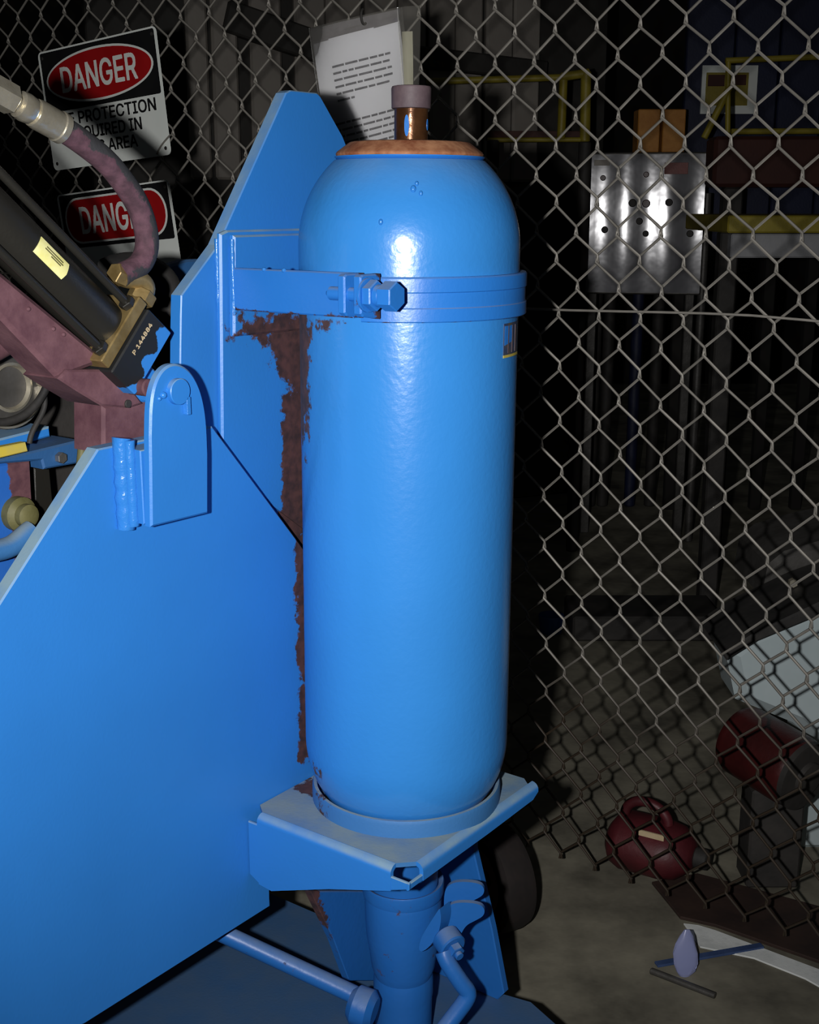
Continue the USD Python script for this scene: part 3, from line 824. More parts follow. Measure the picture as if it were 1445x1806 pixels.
# olive cables
cab = Thing('cable_bundle', 'olive cables hanging behind the maroon post', 'cables', W(-.3, -.26, -.45))
for i, x in enumerate((144, 157, 171)):
    P = [onq(xx, yy, -.24) for xx, yy in ((x - 10, 640), (x - 3, 700), (x, 740), (x + 1, 790), (x - 4, 850), (x + 3, 930), (x, 1010))]
    part(cab, 'cable', tube(smooth_path([W(a[0], -.24 - .01 * i, a[1]) for a in P], 24), .0048, 12), M_OLIVE, 50)
# grey motor with its guard ring
mot = Thing('electric_motor', 'grey round motor with bright ribs behind the maroon beam', 'motor', W(-.42, -.33, -.35))
mc = onq(10, 682, -.30)
MC = W(mc[0], -.30, mc[1])
part(mot, 'casing', lathe([(.03, -.12), (.046, -.11), (.048, -.04), (.044, -.03), (.044, .0), (.030, .006), (.02, .006)], MC, EN, 48), M_GREYMETAL)
part(mot, 'rib', lathe([(.0405, .0), (.0425, .008), (.0400, .009), (.0385, .002)], MC, EN, 48), M_CHROME, label='bright rim')
part(mot, 'rib', lathe([(.0235, .004), (.0255, .010), (.0225, .011), (.0205, .005)], MC, EN, 48), M_CHROME, label='bright inner ring')
part(mot, 'terminal_box', block(W(mc[0] + .035, -.30, mc[1] + .022), (.03, .03, .026), [ES, EN, EZ]), M_GREYMETAL)
part(mot, 'bolt', hexrod(W(mc[0] + .034, -.29, mc[1] + .002), W(mc[0] + .034, -.276, mc[1] + .002), .005), M_CHROME)
gp = [onq(x, y, -.25) for x, y in ((-60, 700), (-30, 738), (20, 742), (62, 715), (86, 672), (95, 630), (100, 590))]
blackhose = Thing('black_cable', 'thin black cable looping round the grey motor', 'cable', W(-.4, -.25, -.25))
part(blackhose, 'loop', tube(smooth_path([W(a[0], -.25, a[1]) for a in gp], 40), .0042, 12), M_BLACKRUBBER, 50)
gp = [onq(x, y, -.255) for x, y in ((76, 690), (76, 725), (62, 752), (52, 782))]
part(blackhose, 'tail', tube(smooth_path([W(a[0], -.255, a[1]) for a in gp], 20), .0028, 10), M_BLACKRUBBER, 50)
bar = [onq(x, y, -.24) for x, y in ((-60, 640), (90, 555))]
single('steel_bar', rod(W(bar[0][0], -.24, bar[0][1]), W(bar[1][0], -.24, bar[1][1]), .014, 16), M_MAROON, 'round maroon bar crossing behind the square beam at left', 'bar')

# dark blue bracket and black hose behind the tall plate's left edge
bb = Thing('blue_guard', 'dim blue guard plate seen left of the tall plate', 'guard plate', W(-.1, -.45, -H), math.pi / 2 - TH)
QB = -.42
part(bb, 'plate', prism(np.array(pq([(292, 470), (330, 458), (470, 452), (470, 640), (330, 640), (318, 520)], QB)), QB - .02, QB, .003, FQ), M_SKID)
gl, gr_ = onq(330, 640, QB), onq(470, 640, QB)
part(bb, 'foot', prism(np.array([gl, gr_, (gr_[0], -.9845), (gl[0], -.9845)]), QB - .02, QB - .001, .002, FQ), M_SKID)
hz = [onq(x, y, -.30) for x, y in ((302, 800), (306, 620), (304, 545), (292, 500), (268, 478), (230, 470), (190, 480))]
bh = single('black_hose', tube(smooth_path([W(a[0], -.30, a[1]) for a in hz], 40), .016, 16), M_BLACKRUBBER, 'thick black hose behind the brass elbow', 'hose', smooth=50)

# ------------------------------------------------------------------ chain-link fence
FP = np.array([.63032, .07624, -.01793, .06356, .45904, 1.6305, .22861, .02729, -.03806, .04452, -.00951, -.04613, .00478, .01173, .0461, -.00995, .02135, .02874, .00845, .01562, -.01934, .00809])
phi, lean, shear, fw, FX, FY, FZ0 = FP[:7]; fc = FP[7:].reshape(3, 5); fh = .076
f1 = np.array([math.cos(phi), -math.sin(phi), shear]); fn = np.array([math.sin(phi), math.cos(phi), 0]); f2 = np.array([0, 0, -1]) + lean * fn


def fence(a, b, off=0.0):
    """point of the mesh at half-cell (a across, b down); off: towards the camera"""
    a, b = np.clip(a, -75, 40) / 2 * fw, b / 2 * fh
    aa = np.clip(a, -1.6, .35)
    B = np.array([aa * b, aa * aa, b * b, aa * b * b, b ** 3])
    return np.array([FX, FY, FZ0 + H]) + (a + B @ fc[0]) * f1 + (b + B @ fc[1]) * f2 + (B @ fc[2]) * fn - off * fn


def fence_ab(x, y):
    a, b = -20.0, 5.0
    for _ in range(30):
        def e(a, b):
            P = fence(a, b) - [0, 0, H]
            dd = P[1] * cp - P[2] * sp; v = P[1] * sp + P[2] * cp
            return np.array([722.5 + F_PX * P[0] / dd - x, 903 - F_PX * v / dd - y])
        r0 = e(a, b); J = np.stack([(e(a + .01, b) - r0) / .01, (e(a, b + .01) - r0) / .01], 1)
        st_ = np.linalg.solve(J, r0); a, b = a - st_[0], b - st_[1]
    return a, b


fen = Thing('chain_link_fence', 'galvanised chain-link fence standing behind the machine', 'fence', fence(-20, 33))
WR = .0021
A_MIN, A_MAX, B_MIN = -62, 22, -14
b_floor = {}
for a in range(A_MIN, A_MAX):
    pts = []
    for b in range(B_MIN, 40):
        on = (a + b) % 2 == 0
        aa = a if on else a + 1
        P = fence(aa, b)
        if P[2] < .018: break
        jit = np.array([math.sin(aa * 12.9 + b * 7.3), 0, math.cos(aa * 3.7 + b * 5.1)]) * .0009
        P = P + jit
        side = 1 if on else -1                      # hook over the neighbour: right bends pass in front, left bends behind
        hookx = (-1 if on else 1) * WR * .45
        P = P + f1 * hookx
        pts += [P - EZ * -.0052 + fn * WR * .95 * side, P + EZ * -.0052 - fn * WR * .95 * side]
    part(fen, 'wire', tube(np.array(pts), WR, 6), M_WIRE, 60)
tw = [fence(a, b, .0045) for a, b in ((fence_ab(981, 546)[0] - 22, fence_ab(981, 546)[1] - .2), fence_ab(981, 546), fence_ab(1110, 549), fence_ab(1200, 551), fence_ab(1330, 556), fence_ab(1444, 566))]
a_, b_ = fence_ab(1444, 566)
tw += [fence(a_ + 8, b_ + .1, .0045), fence(21, b_ + .3, .0045)]
a_, b_ = fence_ab(981, 546)
tw = [fence(-61, b_ - .4, .0045), fence(-45, b_ - .3, .0045)] + tw
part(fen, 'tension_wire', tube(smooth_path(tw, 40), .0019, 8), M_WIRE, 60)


# ------------------------------------------------------------------ danger signs
def sign(corners, off, label, lower_lines):
    """corners in the photo: top left, top right, bottom right, bottom left"""
    C = [fence(*fence_ab(x, y), off) for x, y in corners]
    O = sum(C) / 4
    X = (C[1] - C[0] + C[2] - C[3]) / 2; Yv = (C[0] - C[3] + C[1] - C[2]) / 2
    w, h = np.linalg.norm(X), np.linalg.norm(Yv); X, Yv = X / w, Yv / h
    Yv = Yv - X * (X @ Yv); Yv /= np.linalg.norm(Yv)
    t = Thing('danger_sign', label, 'sign', O - Yv * h / 2)
    def rrect(w, h, r, cx=0, cy=0):
        return np.array([(cx + sx * (w / 2 - r) + r * math.cos(a), cy + sy * (h / 2 - r) + r * math.sin(a)) for sx, sy, a0 in ((1, 1, 0), (-1, 1, 90), (-1, -1, 180), (1, -1, 270)) for a in np.radians(np.linspace(a0, a0 + 90, 8))])
    fr = lambda u, v, hh: O + np.outer(u, X) + np.outer(v, Yv) + np.outer(hh, np.cross(X, Yv))
    part(t, 'panel', prism(rrect(w, h, .010), -.0006, .0006, 0, fr), M_WHITE)
    part(t, 'header', prism(rrect(w - .012, h * .5, .004, 0, h * .235), .0004, .0009, 0, fr), M_SBLACK)
    cy = h * .235
    el = lambda kx, ky: np.array([(kx * math.cos(a), cy + ky * math.sin(a)) for a in np.linspace(0, 2 * math.pi, 56, endpoint=False)]) if lower_lines else rrect(2 * kx, 2 * ky, ky * .98, 0, cy)
    part(t, 'oval_border', prism(el(w * .452, h * .215), .0006, .0012, 0, fr), M_WHITE)
    part(t, 'oval', prism(el(w * .437, h * .196), .0009, .0015, 0, fr), M_SRED)
    big_t = text('DANGER', h * (.20 if lower_lines else .24), .0004, w * (.64 if lower_lines else .62))
    part(t, 'lettering', place(big_t, O + Yv * (cy - h * (.10 if lower_lines else .12)) + np.cross(X, Yv) * .0015, X, Yv), M_WHITE, label='the word DANGER')
    for s_, yy, ww in lower_lines:
        part(t, 'lettering', place(text(s_, h * .095, .0004, w * ww), O + Yv * (yy * h) + np.cross(X, Yv) * .0006, X, Yv), M_SBLACK, label='the words ' + s_)
    for sx in (-1, 1):
        for sy in (-1, 1):
            part(t, 'mounting_hole', lathe([(.0012, 0), (.0034, .0002), (.0028, .0012)], O + X * sx * (w / 2 - .012) + Yv * sy * (h / 2 - .012) + np.cross(X, Yv) * .0004, np.cross(X, Yv), 14), M_DARK)
    return O, X, Yv, w, h


S1 = sign([(80, 92), (285, 46), (304, 272), (95, 303)], .008, 'tilted danger sign reading EYE PROTECTION REQUIRED IN THIS AREA, upper of two', [('EYE PROTECTION', -.135, .86), ('REQUIRED IN', -.265, .60), ('THIS AREA', -.395, .50)])
S2 = sign([(122, 340), (318, 322), (322, 508), (124, 530)], .010, 'lower danger sign with rounded red panel, partly hidden by the hose', [])
a0, b0_ = fence_ab(303, 246)
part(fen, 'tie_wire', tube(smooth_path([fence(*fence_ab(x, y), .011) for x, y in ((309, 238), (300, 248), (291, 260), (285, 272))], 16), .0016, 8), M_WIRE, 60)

# ------------------------------------------------------------------ plastic pouch with paper on the fence
pou = Thing('document_pouch', 'clear plastic pouch with a printed white sheet hung on the fence', 'document pouch', fence(*fence_ab(650, 250), .01))


def sheet_on_fence(loop, off, nu=14, nv=16, wav=.002, seed=0):
    """four photo corners (tl, tr, br, bl) -> gently buckled grid"""
    C = [fence(*fence_ab(x, y), off) for x, y in loop]
    v, f = [], []
    for j in range(nv + 1):
        for i in range(nu + 1):
            u, w = i / nu, j / nv
            P = (C[0] * (1 - u) + C[1] * u) * (1 - w) + (C[3] * (1 - u) + C[2] * u) * w
            P = P - fn * wav * (math.sin(u * 5 + seed + w * 2) + .6 * math.sin(w * 7 + u * 3 + seed)) 
            v.append(P)
    for j in range(nv):
        for i in range(nu):
            a = j * (nu + 1) + i; b = a + nu + 1
            f += [[a, a + 1, b + 1], [a, b + 1, b]]
    return v, f, C


def thick(v, f, t):
    v = np.array(v); k = len(v); m = trimesh.Trimesh(v, f, process=False); n = m.vertex_normals
    if (n.mean(0) @ fn) > 0: n = -n; f = [q[::-1] for q in f]
    V = np.vstack([v, v - n * t]); F = list(f) + [[a + k, c + k, b + k] for a, b, c in f]
    e = trimesh.Trimesh(v, f, process=False)
    g = trimesh.grouping.group_rows(e.edges_sorted, require_count=1)
    for a, b in e.edges[g]:
        F += [[b, a, a + k], [b, a + k, b + k]]
    m = trimesh.Trimesh(V, F, process=False)
    if m.volume < 0: m.invert()
    return m


PC = [(562, 78), (712, 38), (737, 285), (598, 322)]
v, f, C = sheet_on_fence(PC, .0125)
part(pou, 'paper', thick(v, f, .0006), M_PAPER, 60, label='white sheet with lines of print')
v, f, _ = sheet_on_fence([(557, 52), (715, 14), (744, 300), (600, 330)], .0165)
part(pou, 'front_film', thick(v, f, .0003), M_FILM, 60)
v, f, _ = sheet_on_fence([(557, 52), (715, 14), (744, 300), (600, 330)], .0100)
part(pou, 'back_film', thick(v, f, .0003), M_FILM, 60)
v, f, _ = sheet_on_fence([(558, 54), (714, 17), (712, 40), (562, 80)], .0135, 14, 4)
part(pou, 'header_strip', thick(v, f, .0004), mottled('frosted_strip', (.20, .19, .20), (.28, .27, .28), 30, .5), 60, label='frosted grey strip along the top')
v, f, _ = sheet_on_fence([(714, 16), (755, 12), (748, 300), (736, 300)], .019, 5, 16, .001)
part(pou, 'side_fold', thick(v, f, .0008), M_FILM, 60, label='folded yellowed side flap')
v, f, _ = sheet_on_fence([(720, 58), (738, 57), (740, 300), (732, 300)], .0155, 4, 16, .001)
part(pou, 'folded_sheet', thick(v, f, .0006), mottled('yellowed_paper', (.42, .41, .30), (.5, .49, .38), 20, .6), 60, label='pale folded paper inside the flap')
hk = fence(*fence_ab(653, 36), .018)
part(pou, 'hook', tube(smooth_path([hk + EZ * .014, hk + EZ * .004 - fn * .004, hk - EZ * .006, hk - EZ * .003 + fn * .01], 14), .002, 8), M_DARK, 60)
# print: words as small bars following the sheet
prng = np.random.default_rng(5)


def paper_pt(u, w, off):
    P = (C[0] * (1 - u) + C[1] * u) * (1 - w) + (C[3] * (1 - u) + C[2] * u) * w
    return P - fn * (.002 * (math.sin(u * 5 + w * 2) + .6 * math.sin(w * 7 + u * 3)) + off)


def word(u0, u1, w, hgt):
    vv, ff = [], []; n = 4
    for i in range(n + 1):
        u = u0 + (u1 - u0) * i / n
        vv += [paper_pt(u, w - hgt / 2, .0004), paper_pt(u, w + hgt / 2, .0004)]
    for i in range(n):
        a = 2 * i; ff += [[a, a + 1, a + 3], [a, a + 3, a + 2]]
    return thick(vv, ff, .0005)


lines = [(.20 + .048 * i, .20, .86 if i < 5 else .40) for i in range(6)] + [(.60 + .047 * i, .12, .95) for i in range(8)]
for w_, u0, u1 in lines:
    ms, u = [], u0
    while u < u1 - .03:
        L = prng.uniform(.05, .16); ms.append(word(u, min(u + L, u1), w_, .015)); u += L + .016
    part(pou, 'print_line', ms, M_INK, False)

# ------------------------------------------------------------------ floor details near the fence
ln = [onfloor(x, y) for x, y in ((1206, 1631), (1232, 1634), (1262, 1643), (1445, 1712), (1900, 1876), (1900, 1912), (1445, 1742), (1420, 1728), (1330, 1692), (1235, 1672))]
single('floor_line', prism(np.array([p[:2] for p in ln]), .0, .003, .0005, lambda u, v, h: np.stack([u, v, h], 1)), M_LINE, 'chipped white painted line on the floor along the fence', 'floor marking')
pl = [onfloor(x, y) for x, y in ((1150, 1560), (1230, 1545), (1470, 1610), (1900, 1758), (1900, 1858), (1445, 1700), (1262, 1636), (1200, 1622))]
single('timber_plank', prism(np.array([p[:2] for p in pl]), 0.0, .006, .001, lambda u, v, h: np.stack([u, v, h], 1)), M_WOOD, 'dark brown timber lying on the floor behind the white line', 'plank')
st0, st1 = onfloor(1158, 1697, .008), onfloor(1345, 1664, .008)
single('blue_strap', block((st0 + st1) / 2, (np.linalg.norm(st1 - st0), .012, .004), [(st1 - st0) / np.linalg.norm(st1 - st0), np.cross([0, 0, 1], (st1 - st0) / np.linalg.norm(st1 - st0)), [0, 0, 1]]).apply_translation([0, 0, -.004]), M_STRAP, 'flat dark blue strap lying across the white line', 'strap')
r0, r1 = onfloor(1148, 1712, .006), onfloor(1262, 1756, .006)
single('thin_rod', rod(r0, r1, .005, 12), M_GREYMETAL, 'thin grey rod lying on the concrete near the fence', 'rod')
# crumpled clear plastic piece standing at the fence
bp = onfloor(1208, 1722)
top_ = at(1212, 1640, bp[1] + .02)
hh = top_[2]
rings = []
for i, (w_, z_) in enumerate([(.008, 0), (.0145, .1), (.018, .28), (.0185, .5), (.015, .7), (.010, .86), (.004, 1.0)]):
    ring = []
    for a in np.linspace(0, 2 * math.pi, 20, endpoint=False):
        k = 1 + .12 * math.sin(3 * a + i * 1.3)
        ring.append([bp[0] + .004 * z_ + w_ * k * math.cos(a), bp[1] + .02 * z_ + .35 * w_ * k * math.sin(a), .0005 + hh * z_])
    rings.append(ring)
single('plastic_sleeve', skin(rings), M_BLUEFILM, 'crumpled bluish clear plastic piece standing at the fence foot', 'plastic scrap')

# red container lying on the floor
rc = onfloor(1135, 1566)
can = Thing('red_container', 'dark red plastic container lying on the floor beyond the fence', 'container', rc)
cd = np.array([.86, -.50, 0]); cn = np.array([.5, .86, 0])
base = rc + cn * .06
prof_ = [(.5, 0), (.85, .012), (1.0, .03), (1.0, .10), (.9, .128), (.55, .15), (.32, .155)]
rings = [[base + cd * (h_ - .085) + cn * (.062 * k * math.cos(a)) + EZ * (.050 + .05 * k * math.sin(a)) for a in np.linspace(0, 2 * math.pi, 28, endpoint=False)] for k, h_ in prof_]
part(can, 'body', skin(rings), M_DARKRED2, 40)
part(can, 'spout', lathe([(.016, 0), (.018, .002), (.018, .022), (.014, .025)], base + cd * .07 + EZ * .05, cd, 24), M_DARK)
part(can, 'tag', block(base + cd * .005 - cn * .046 + EZ * .095, (.045, .004, .010), [cd, cn, EZ]), M_TAN, label='pale tag')
part(can, 'grip', tube(smooth_path([base - cd * .06 + EZ * .098, base - cd * .045 + EZ * .125, base + cd * .0 + EZ * .125, base + cd * .02 + EZ * .098], 20), .009, 12), M_DARKRED2, 50)

# tyre behind the shelf
ty = onfloor(884, 1632)
tyre = Thing('caster_wheel', 'dark worn rubber wheel standing on the floor behind the shelf', 'wheel', (ty[0], ty[1], 0))
tax = np.array([-.88, -.47, 0]); tax /= np.linalg.norm(tax)
RT = .088; tc = np.array([ty[0] - .012, ty[1], RT + .001])
part(tyre, 'tread', lathe([(.052, -.026), (.076, -.030), (.085, -.025), (RT, -.014), (RT, .014), (.085, .025), (.076, .030), (.052, .026), (.052, -.026)], tc, tax, 64), M_TYRE)
part(tyre, 'rim', lathe([(.012, -.016), (.038, -.012), (.048, -.022), (.054, -.022), (.054, .022), (.048, .022), (.038, .012), (.012, .016)], tc, tax, 48), M_RUST, label='rusty steel rim')
part(tyre, 'hub', rod(tc - tax * .028, tc + tax * .032, .014, 20), M_DARK)

# ------------------------------------------------------------------ pale tank with red motor, right
gx = onfloor(1400, 1440)
sc = Thing('floor_machine', 'pale grey enamel machine body with black top edge beyond the fence', 'machine', (gx[0] + .15, 2.25, 0))
body = [at(x, y, 2.02) for x, y in ((1284, 1152), (1330, 1118), (1445, 1068), (1640, 1005), (1640, 1310), (1445, 1320), (1405, 1282), (1302, 1240))]
bp_ = np.array([(p[0], p[2]) for p in body])
part(sc, 'hull', prism(bp_, 2.02, 2.16, .02, lambda u, v, h: np.stack([u, h, v], 1)), M_LIGHTGREY)
lid = np.array([(p[0], p[2]) for p in [at(x, y, 2.0) for x, y in ((1272, 1150), (1330, 1112), (1445, 1058), (1640, 990), (1640, 1014), (1445, 1082), (1334, 1128), (1280, 1162))]])
part(sc, 'top_edge', prism(lid, 1.99, 2.17, .003, lambda u, v, h: np.stack([u, h, v], 1)), M_BLACKRUBBER)
cov = np.array([(p[0], p[2]) for p in [at(x, y, 2.1) for x, y in ((1368, 1080), (1380, 1020), (1410, 996), (1480, 976), (1640, 940), (1640, 1010), (1445, 1060))]])
part(sc, 'cover', prism(cov, 2.18, 2.4, .01, lambda u, v, h: np.stack([u, h, v], 1)), M_GREYMETAL)
part(sc, 'bolt', hexrod(at(1397, 1026, 2.1), at(1397, 1026, 2.1) + [0, -.012, 0], .008), M_CHROME)
lc0 = np.array([at(1440, 1330, 2.05)[0], 2.2, 0])
part(sc, 'foot', block((lc0[0] + .13, 2.12, .13), (.3, .1, .26), c=.01), M_LIGHTGREY)
rm = Thing('red_motor', 'dark red round motor mounted under the pale machine', 'motor', onfloor(1340, 1420))
mcx = at(1378, 1345, 1.93)
mx = np.array([.55, -.80, -.12]); mx /= np.linalg.norm(mx)
part(rm, 'housing', lathe([(.03, -.10), (.055, -.095), (.062, -.08), (.062, .03), (.055, .045), (.03, .05)], mcx, mx, 40), M_DARKRED)
part(rm, 'end_ring', lathe([(.050, .040), (.060, .042), (.060, .052), (.050, .054)], mcx + mx * .0, mx, 40), M_DARK)
part(rm, 'shaft_cover', lathe([(.02, .048), (.03, .05), (.028, .062), (.01, .064)], mcx, mx, 24), M_DARK)
part(rm, 'stand', block((mcx[0], mcx[1] + .03, (mcx[2] - .043) / 2), (.09, .07, max(.02, mcx[2] - .057)), c=.004), M_DARK)

# ------------------------------------------------------------------ back of the workshop
# grey siding panels on the far wall, each panel its own piece
sd = Thing('siding_wall', None, None, (-.6, 4.7, 0), kind='structure')
sdx, sdy = np.array([.93, .37, 0]), np.array([-.37, .93, 0])
o_sd = at(325, 320, 4.35)


def sd_s(px):                   # distance along the siding of a photo column
    r = ray(px, 200); A = np.array([[r[0], -sdx[0]], [r[1], -sdx[1]]]); t_, s_ = np.linalg.solve(A, o_sd[:2]); return s_


z0_, z1_ = at(300, 318, 4.5)[2], 2.6
cols = [(330, 372, 0), (372, 421, .02), (441, 500, .0), (517, 575, .015), (575, 640, -.005), (640, 700, .015), (700, 752, 0), (752, 800, .015), (800, 850, 0), (850, 900, .012), (900, 950, 0)]
for x0, x1, dz in cols:
    s0, s1 = sd_s(x0), sd_s(x1)
    c_ = o_sd + sdx * (s0 + s1) / 2 - sdy * dz
    part(sd, 'panel', block((c_[0], c_[1], (z0_ + z1_) / 2), (s1 - s0 - .008, .03, z1_ - z0_), [sdx, sdy, EZ], c=.008), M_SIDING)
s0, s1 = sd_s(325), sd_s(955)
c_ = o_sd + sdx * (s0 + s1) / 2 + sdy * .08
part(sd, 'backing', block((c_[0], c_[1], z1_ / 2), (s1 - s0 + .6, .06, z1_), [sdx, sdy, EZ], c=.005), M_GIRT)
for (xa, ya, xb, yb, th_) in ((398, 30, 575, 92, .05), (640, 92, 952, 128, .035)):
    sa, sb = sd_s(xa), sd_s(xb)
    def on_sd(px, py, s):
        P = o_sd + sdx * s; r = ray(px, py); return H + r[2] * (P[1] / r[1])
    pa = o_sd + sdx * sa - sdy * .035; pb = o_sd + sdx * sb - sdy * .035
    pa[2], pb[2] = on_sd(xa, ya, sa), on_sd(xb, yb, sb)
    dd_ = (pb - pa); LL = np.linalg.norm(dd_); dd_ /= LL
    up_ = np.cross(sdy, dd_); up_ = up_ if up_[2] > 0 else -up_
    part(sd, 'girt', block((pa + pb) / 2, (LL, .05, th_ * 2), [dd_, sdy, up_], c=.006), M_GIRT)


def guardrail(name, label, Y, pieces):
    xs = [p for q in pieces for p in (q[0], q[2])]
    t = Thing(name, label, 'guardrail', (at(sum(xs) / len(xs), 300, Y)[0], Y, 0))
    for nm, pxs in zip(('top_rail', 'lower_rail', 'post', 'brace', 'post', 'rail'), pieces):
        pass
    return t


g1 = Thing('guardrail', 'yellow pipe guardrail left of the orange carton, seen through the fence', 'guardrail', (at(900, 300, 4.1)[0], 4.1, 0))
Yg = 4.1
for nm, x0, y0, x1, y1, r in (('top_rail', 752, 144, 1002, 136, .014), ('top_rail', 990, 136, 1040, 128, .018), ('lower_rail', 860, 247, 1036, 246, .010), ('post', 1034, 126, 1032, 250, .022), ('post', 994, 140, 990, 246, .018)):
    part(g1, nm, rod(at(x0, y0, Yg), at(x1, y1, Yg), r * .75, 14), M_RAIL)
pz = at(1032, 250, Yg)
part(g1, 'support', rod((pz[0], Yg, .0), (pz[0], Yg, pz[2]), .02, 12), M_DARK)
part(g1, 'support', rod((at(870, 247, Yg)[0], Yg, .0), (at(870, 247, Yg)[0], Yg, at(870, 247, Yg)[2]), .02, 12), M_DARK)
part(g1, 'kick_plate', block((at(950, 239, Yg)[0], Yg + .03, at(950, 239, Yg)[2]), (.33, .01, .03)), M_GIRDER)

g2 = Thing('guardrail', 'yellow guardrail with slanted brace at the far right platform', 'guardrail', (at(1360, 300, 4.0)[0], 4.0, 0))
Yg = 4.0
for nm, x0, y0, x1, y1, r in (('top_rail', 1280, 107, 1640, 92, .012), ('lower_rail', 1290, 232, 1640, 230, .012), ('post', 1285, 104, 1284, 235, .011), ('brace', 1288, 152, 1242, 244, .014)):
    part(g2, nm, rod(at(x0, y0, Yg), at(x1, y1, Yg), r * .75, 14), M_RAIL)
part(g2, 'girder', pxbox(1262, 240, 1640, 330, Yg, .12), M_GIRDER)
for x in (1300, 1600):
    q_ = at(x, 330, Yg)
    part(g2, 'support', block((q_[0], Yg + .06, q_[2] / 2), (.06, .06, q_[2])), M_DARK)

# steel control cabinet
Yc = 4.2
cab2 = Thing('control_cabinet', 'brushed steel control cabinet with dark knobs standing behind the fence', 'cabinet', (at(1135, 600, Yc)[0], Yc + .1, 0))
ca, cb = at(1035, 268, Yc), at(1233, 520, Yc)
ang = math.radians(-10.0)
cxv, cyv = np.array([math.cos(ang), math.sin(ang), 0]), np.array([-math.sin(ang), math.cos(ang), 0])
cc = np.array([(ca[0] + cb[0]) / 2, Yc, (ca[2] + cb[2]) / 2]); cw, chh = (cb[0] - ca[0]) * 1.0, ca[2] - cb[2]
part(cab2, 'body', block(cc + cyv * .12, (cw, .2, chh), [cxv, cyv, EZ], c=.004), M_GREYMETAL)
# door pressed from sheet that has gone slightly wavy
nu, nv = 24, 24
v, f = [], []
for j in range(nv + 1):
    for i in range(nu + 1):
        u, w = i / nu - .5, j / nv - .5
        dpt = .0011 * math.sin(u * 17 + 1.1) + .00008 * math.sin(w * 9 + u * 4) + w * chh * .0093
        v.append(cc + cxv * u * cw * .985 + EZ * w * chh * .97 + cyv * (.012 + dpt))
for j in range(nv):
    for i in range(nu):
        a = j * (nu + 1) + i; b = a + nu + 1
        f += [[a, a + 1, b + 1], [a, b + 1, b]]
vv = np.array(v); k = len(vv); back = vv + cyv * .012
dm = trimesh.Trimesh(np.vstack([vv, back]), f + [[a + k, c + k, b + k] for a, b, c in f], process=False)
part(cab2, 'door', dm, M_CABINET, 60)


def on_cab(px, py):
    r = ray(px, py); n_ = cyv; P0 = cc + cyv * .008 - [0, 0, H]
    return r * ((P0 @ n_) / (r @ n_)) + [0, 0, H]


for px, py, r_, mt in ((1116, 358, .013, M_DARK), (1140, 359, .013, M_DARKRED), (1180, 357, .012, M_DARK), (1128, 390, .011, M_DARK), (1067, 405, .011, M_DARK), (1139, 412, .010, M_DARK), (1217, 412, .011, M_DARK), (1064, 314, .009, M_DARKRED), (1140, 308, .009, M_DARKRED)):
    p_ = on_cab(px, py); part(cab2, 'knob', rod(p_, p_ - cyv * .02, r_, 18), mt)
p_ = on_cab(1193, 297); part(cab2, 'name_plate', block(p_ - cyv * .004, (.075, .005, .036), [cxv, cyv, EZ]), M_REDPLATE, label='red plate')
p_ = on_cab(1062, 287); part(cab2, 'name_plate', block(p_ - cyv * .004, (.05, .005, .018), [cxv, cyv, EZ]), M_SIDING, label='pale plate')
for sx in (-1, 1):
    q_ = cc + cxv * sx * cw * .42 + cyv * .12
    part(cab2, 'leg', block((q_[0], q_[1], (cc[2] - chh / 2) / 2), (.03, .03, cc[2] - chh / 2)), M_GREYMETAL)
p_ = on_cab(1252, 380); part(cab2, 'conduit', rod((p_[0], p_[1] + .05, 0), (p_[0], p_[1] + .05, at(1252, 340, Yc)[2]), .014, 14), M_GREYMETAL)

# orange cartons on the cabinet
zt_ = cc[2] + chh / 2
oc = [at(x, 225, 4.25) for x in (1126, 1165, 1170, 1210)]
zo = at(1160, 192, 4.25)[2]
single('orange_carton', block(((oc[0][0] + oc[1][0]) / 2, 4.30, (zt_ + zo) / 2), (oc[1][0] - oc[0][0], .09, zo - zt_ - .001), c=.003), M_ORANGE, 'left of two small orange cartons on top of the steel cabinet', 'carton', 'orange cartons on the cabinet')
single('orange_carton', block(((oc[2][0] + oc[3][0]) / 2, 4.30, (zt_ + zo) / 2), (oc[3][0] - oc[2][0], .09, zo - zt_ - .001), c=.003), M_ORANGE, 'right of two small orange cartons on top of the steel cabinet', 'carton', 'orange cartons on the cabinet')

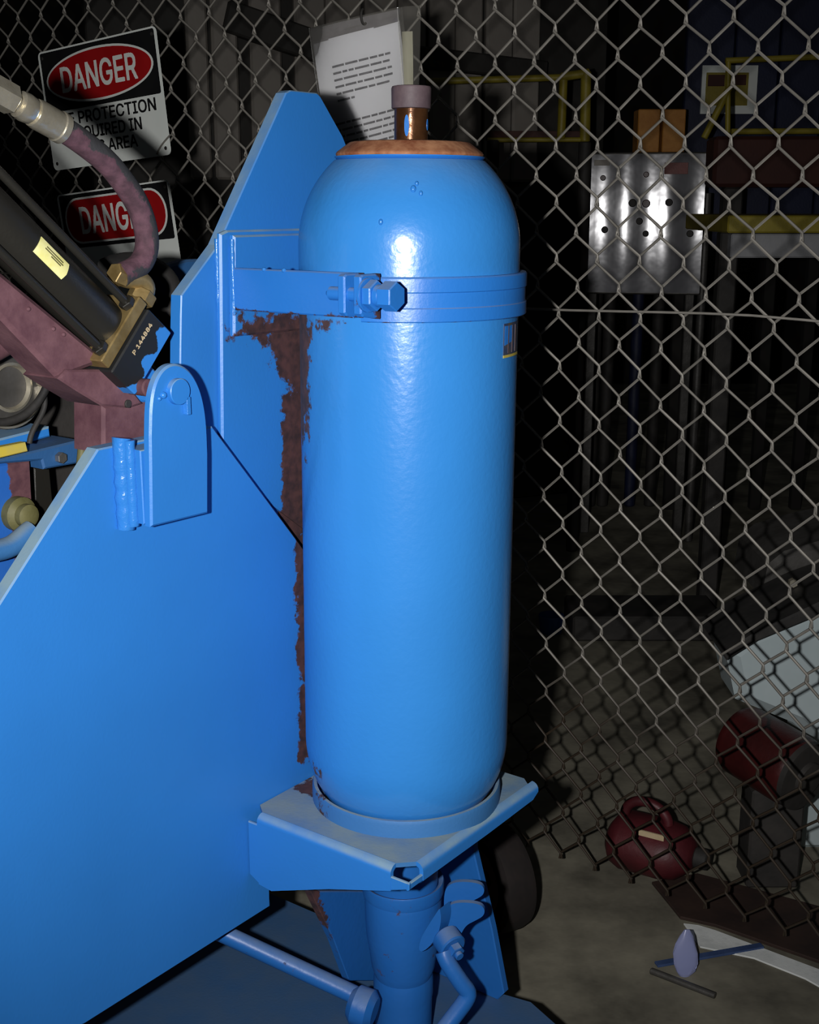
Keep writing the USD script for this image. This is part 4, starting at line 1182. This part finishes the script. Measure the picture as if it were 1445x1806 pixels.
# notice board with yellow notice
Yn = 4.6
nb = Thing('notice_board', 'white notice board with a yellow notice on a dark blue partition', 'notice board', (at(1286, 200, Yn)[0], Yn, 1.2))
part(nb, 'board', pxbox(1240, 115, 1333, 201, Yn, .012), M_WHITE)
part(nb, 'notice', pxbox(1247, 128, 1318, 186, Yn - .004, .006, c=.0005), M_RAIL, label='yellow notice')
part(nb, 'notice_header', pxbox(1250, 132, 1278, 152, Yn - .007, .006, c=.0005), M_GIRDER)
part(nb, 'notice_header', pxbox(1298, 132, 1316, 150, Yn - .007, .006, c=.0005), M_GIRDER)
pt = Thing('blue_partition', 'tall dark navy panelled partition at far right', 'partition', (at(1400, 300, 4.7)[0], 4.7, 0))
for i, (x0, x1) in enumerate(((1215, 1300), (1303, 1380), (1383, 1460), (1463, 1560), (1563, 1660))):
    a_, b_ = at(x0, 40, 4.63), at(x1, 40, 4.63)
    part(pt, 'panel', block(((a_[0] + b_[0]) / 2, 4.66, 1.62), (b_[0] - a_[0], .04, 1.24), c=.004), M_NAVY)
    part(pt, 'post', block((a_[0] + .03, 4.70, .5), (.04, .04, 1.0)), M_BACK)

# work table with yellow edge at right
Yt = 3.25
tb = Thing('work_table', 'work table with yellow edge and pale apron behind the fence', 'table', (at(1400, 420, Yt)[0], Yt, 0))
part(tb, 'table_top', pxbox(1285, 380, 1640, 411, Yt, .5), M_RAIL, label='yellow edged top')
part(tb, 'apron', pxbox(1291, 412, 1640, 455, Yt + .02, .04), mottled('apron_grey', (.24, .245, .26), (.34, .345, .36), 6, .6))
for x in (1310, 1620):
    q_ = at(x, 411, Yt + .05)
    part(tb, 'leg', block((q_[0], Yt + .2, q_[2] / 2), (.05, .05, q_[2])), M_DARK)

# assorted dark uprights in the middle distance
rk = Thing('pipe_rack', 'dim rack of upright pipes below the cabinet', 'rack', (at(1080, 700, 4.6)[0], 4.6, 0))
for i, (x, m_) in enumerate(((1055, M_DARK), (1078, M_DARK), (1128, M_NAVY), (1165, M_DARK), (1200, M_GREYMETAL), (1225, M_DARK))):
    q_ = at(x, 480, 4.75)
    part(rk, 'pipe', rod((q_[0], 4.75, .0), (q_[0], 4.75, q_[2]), .022, 12), m_)

# low odds and ends on the floor beyond the fence
fx = onfloor(972, 1114)
single('blue_tub', lathe([(.0, 0), (.03, .0), (.036, .045), (.034, .05), (.028, .006), (.0, .006)], fx, (0, 0, 1), 28), M_CLAMP_PLAIN, 'small blue tub on the floor just right of the tank, beyond the fence', 'tub')
p0_, p1_ = onfloor(1010, 1132), onfloor(1275, 1132)
single('plinth', block(((p0_[0] + p1_[0]) / 2, p0_[1] + .1, .035), (p1_[0] - p0_[0], .2, .07), c=.006), M_DARK, 'low dark plinth on the floor in the dim middle of the workshop', 'plinth')
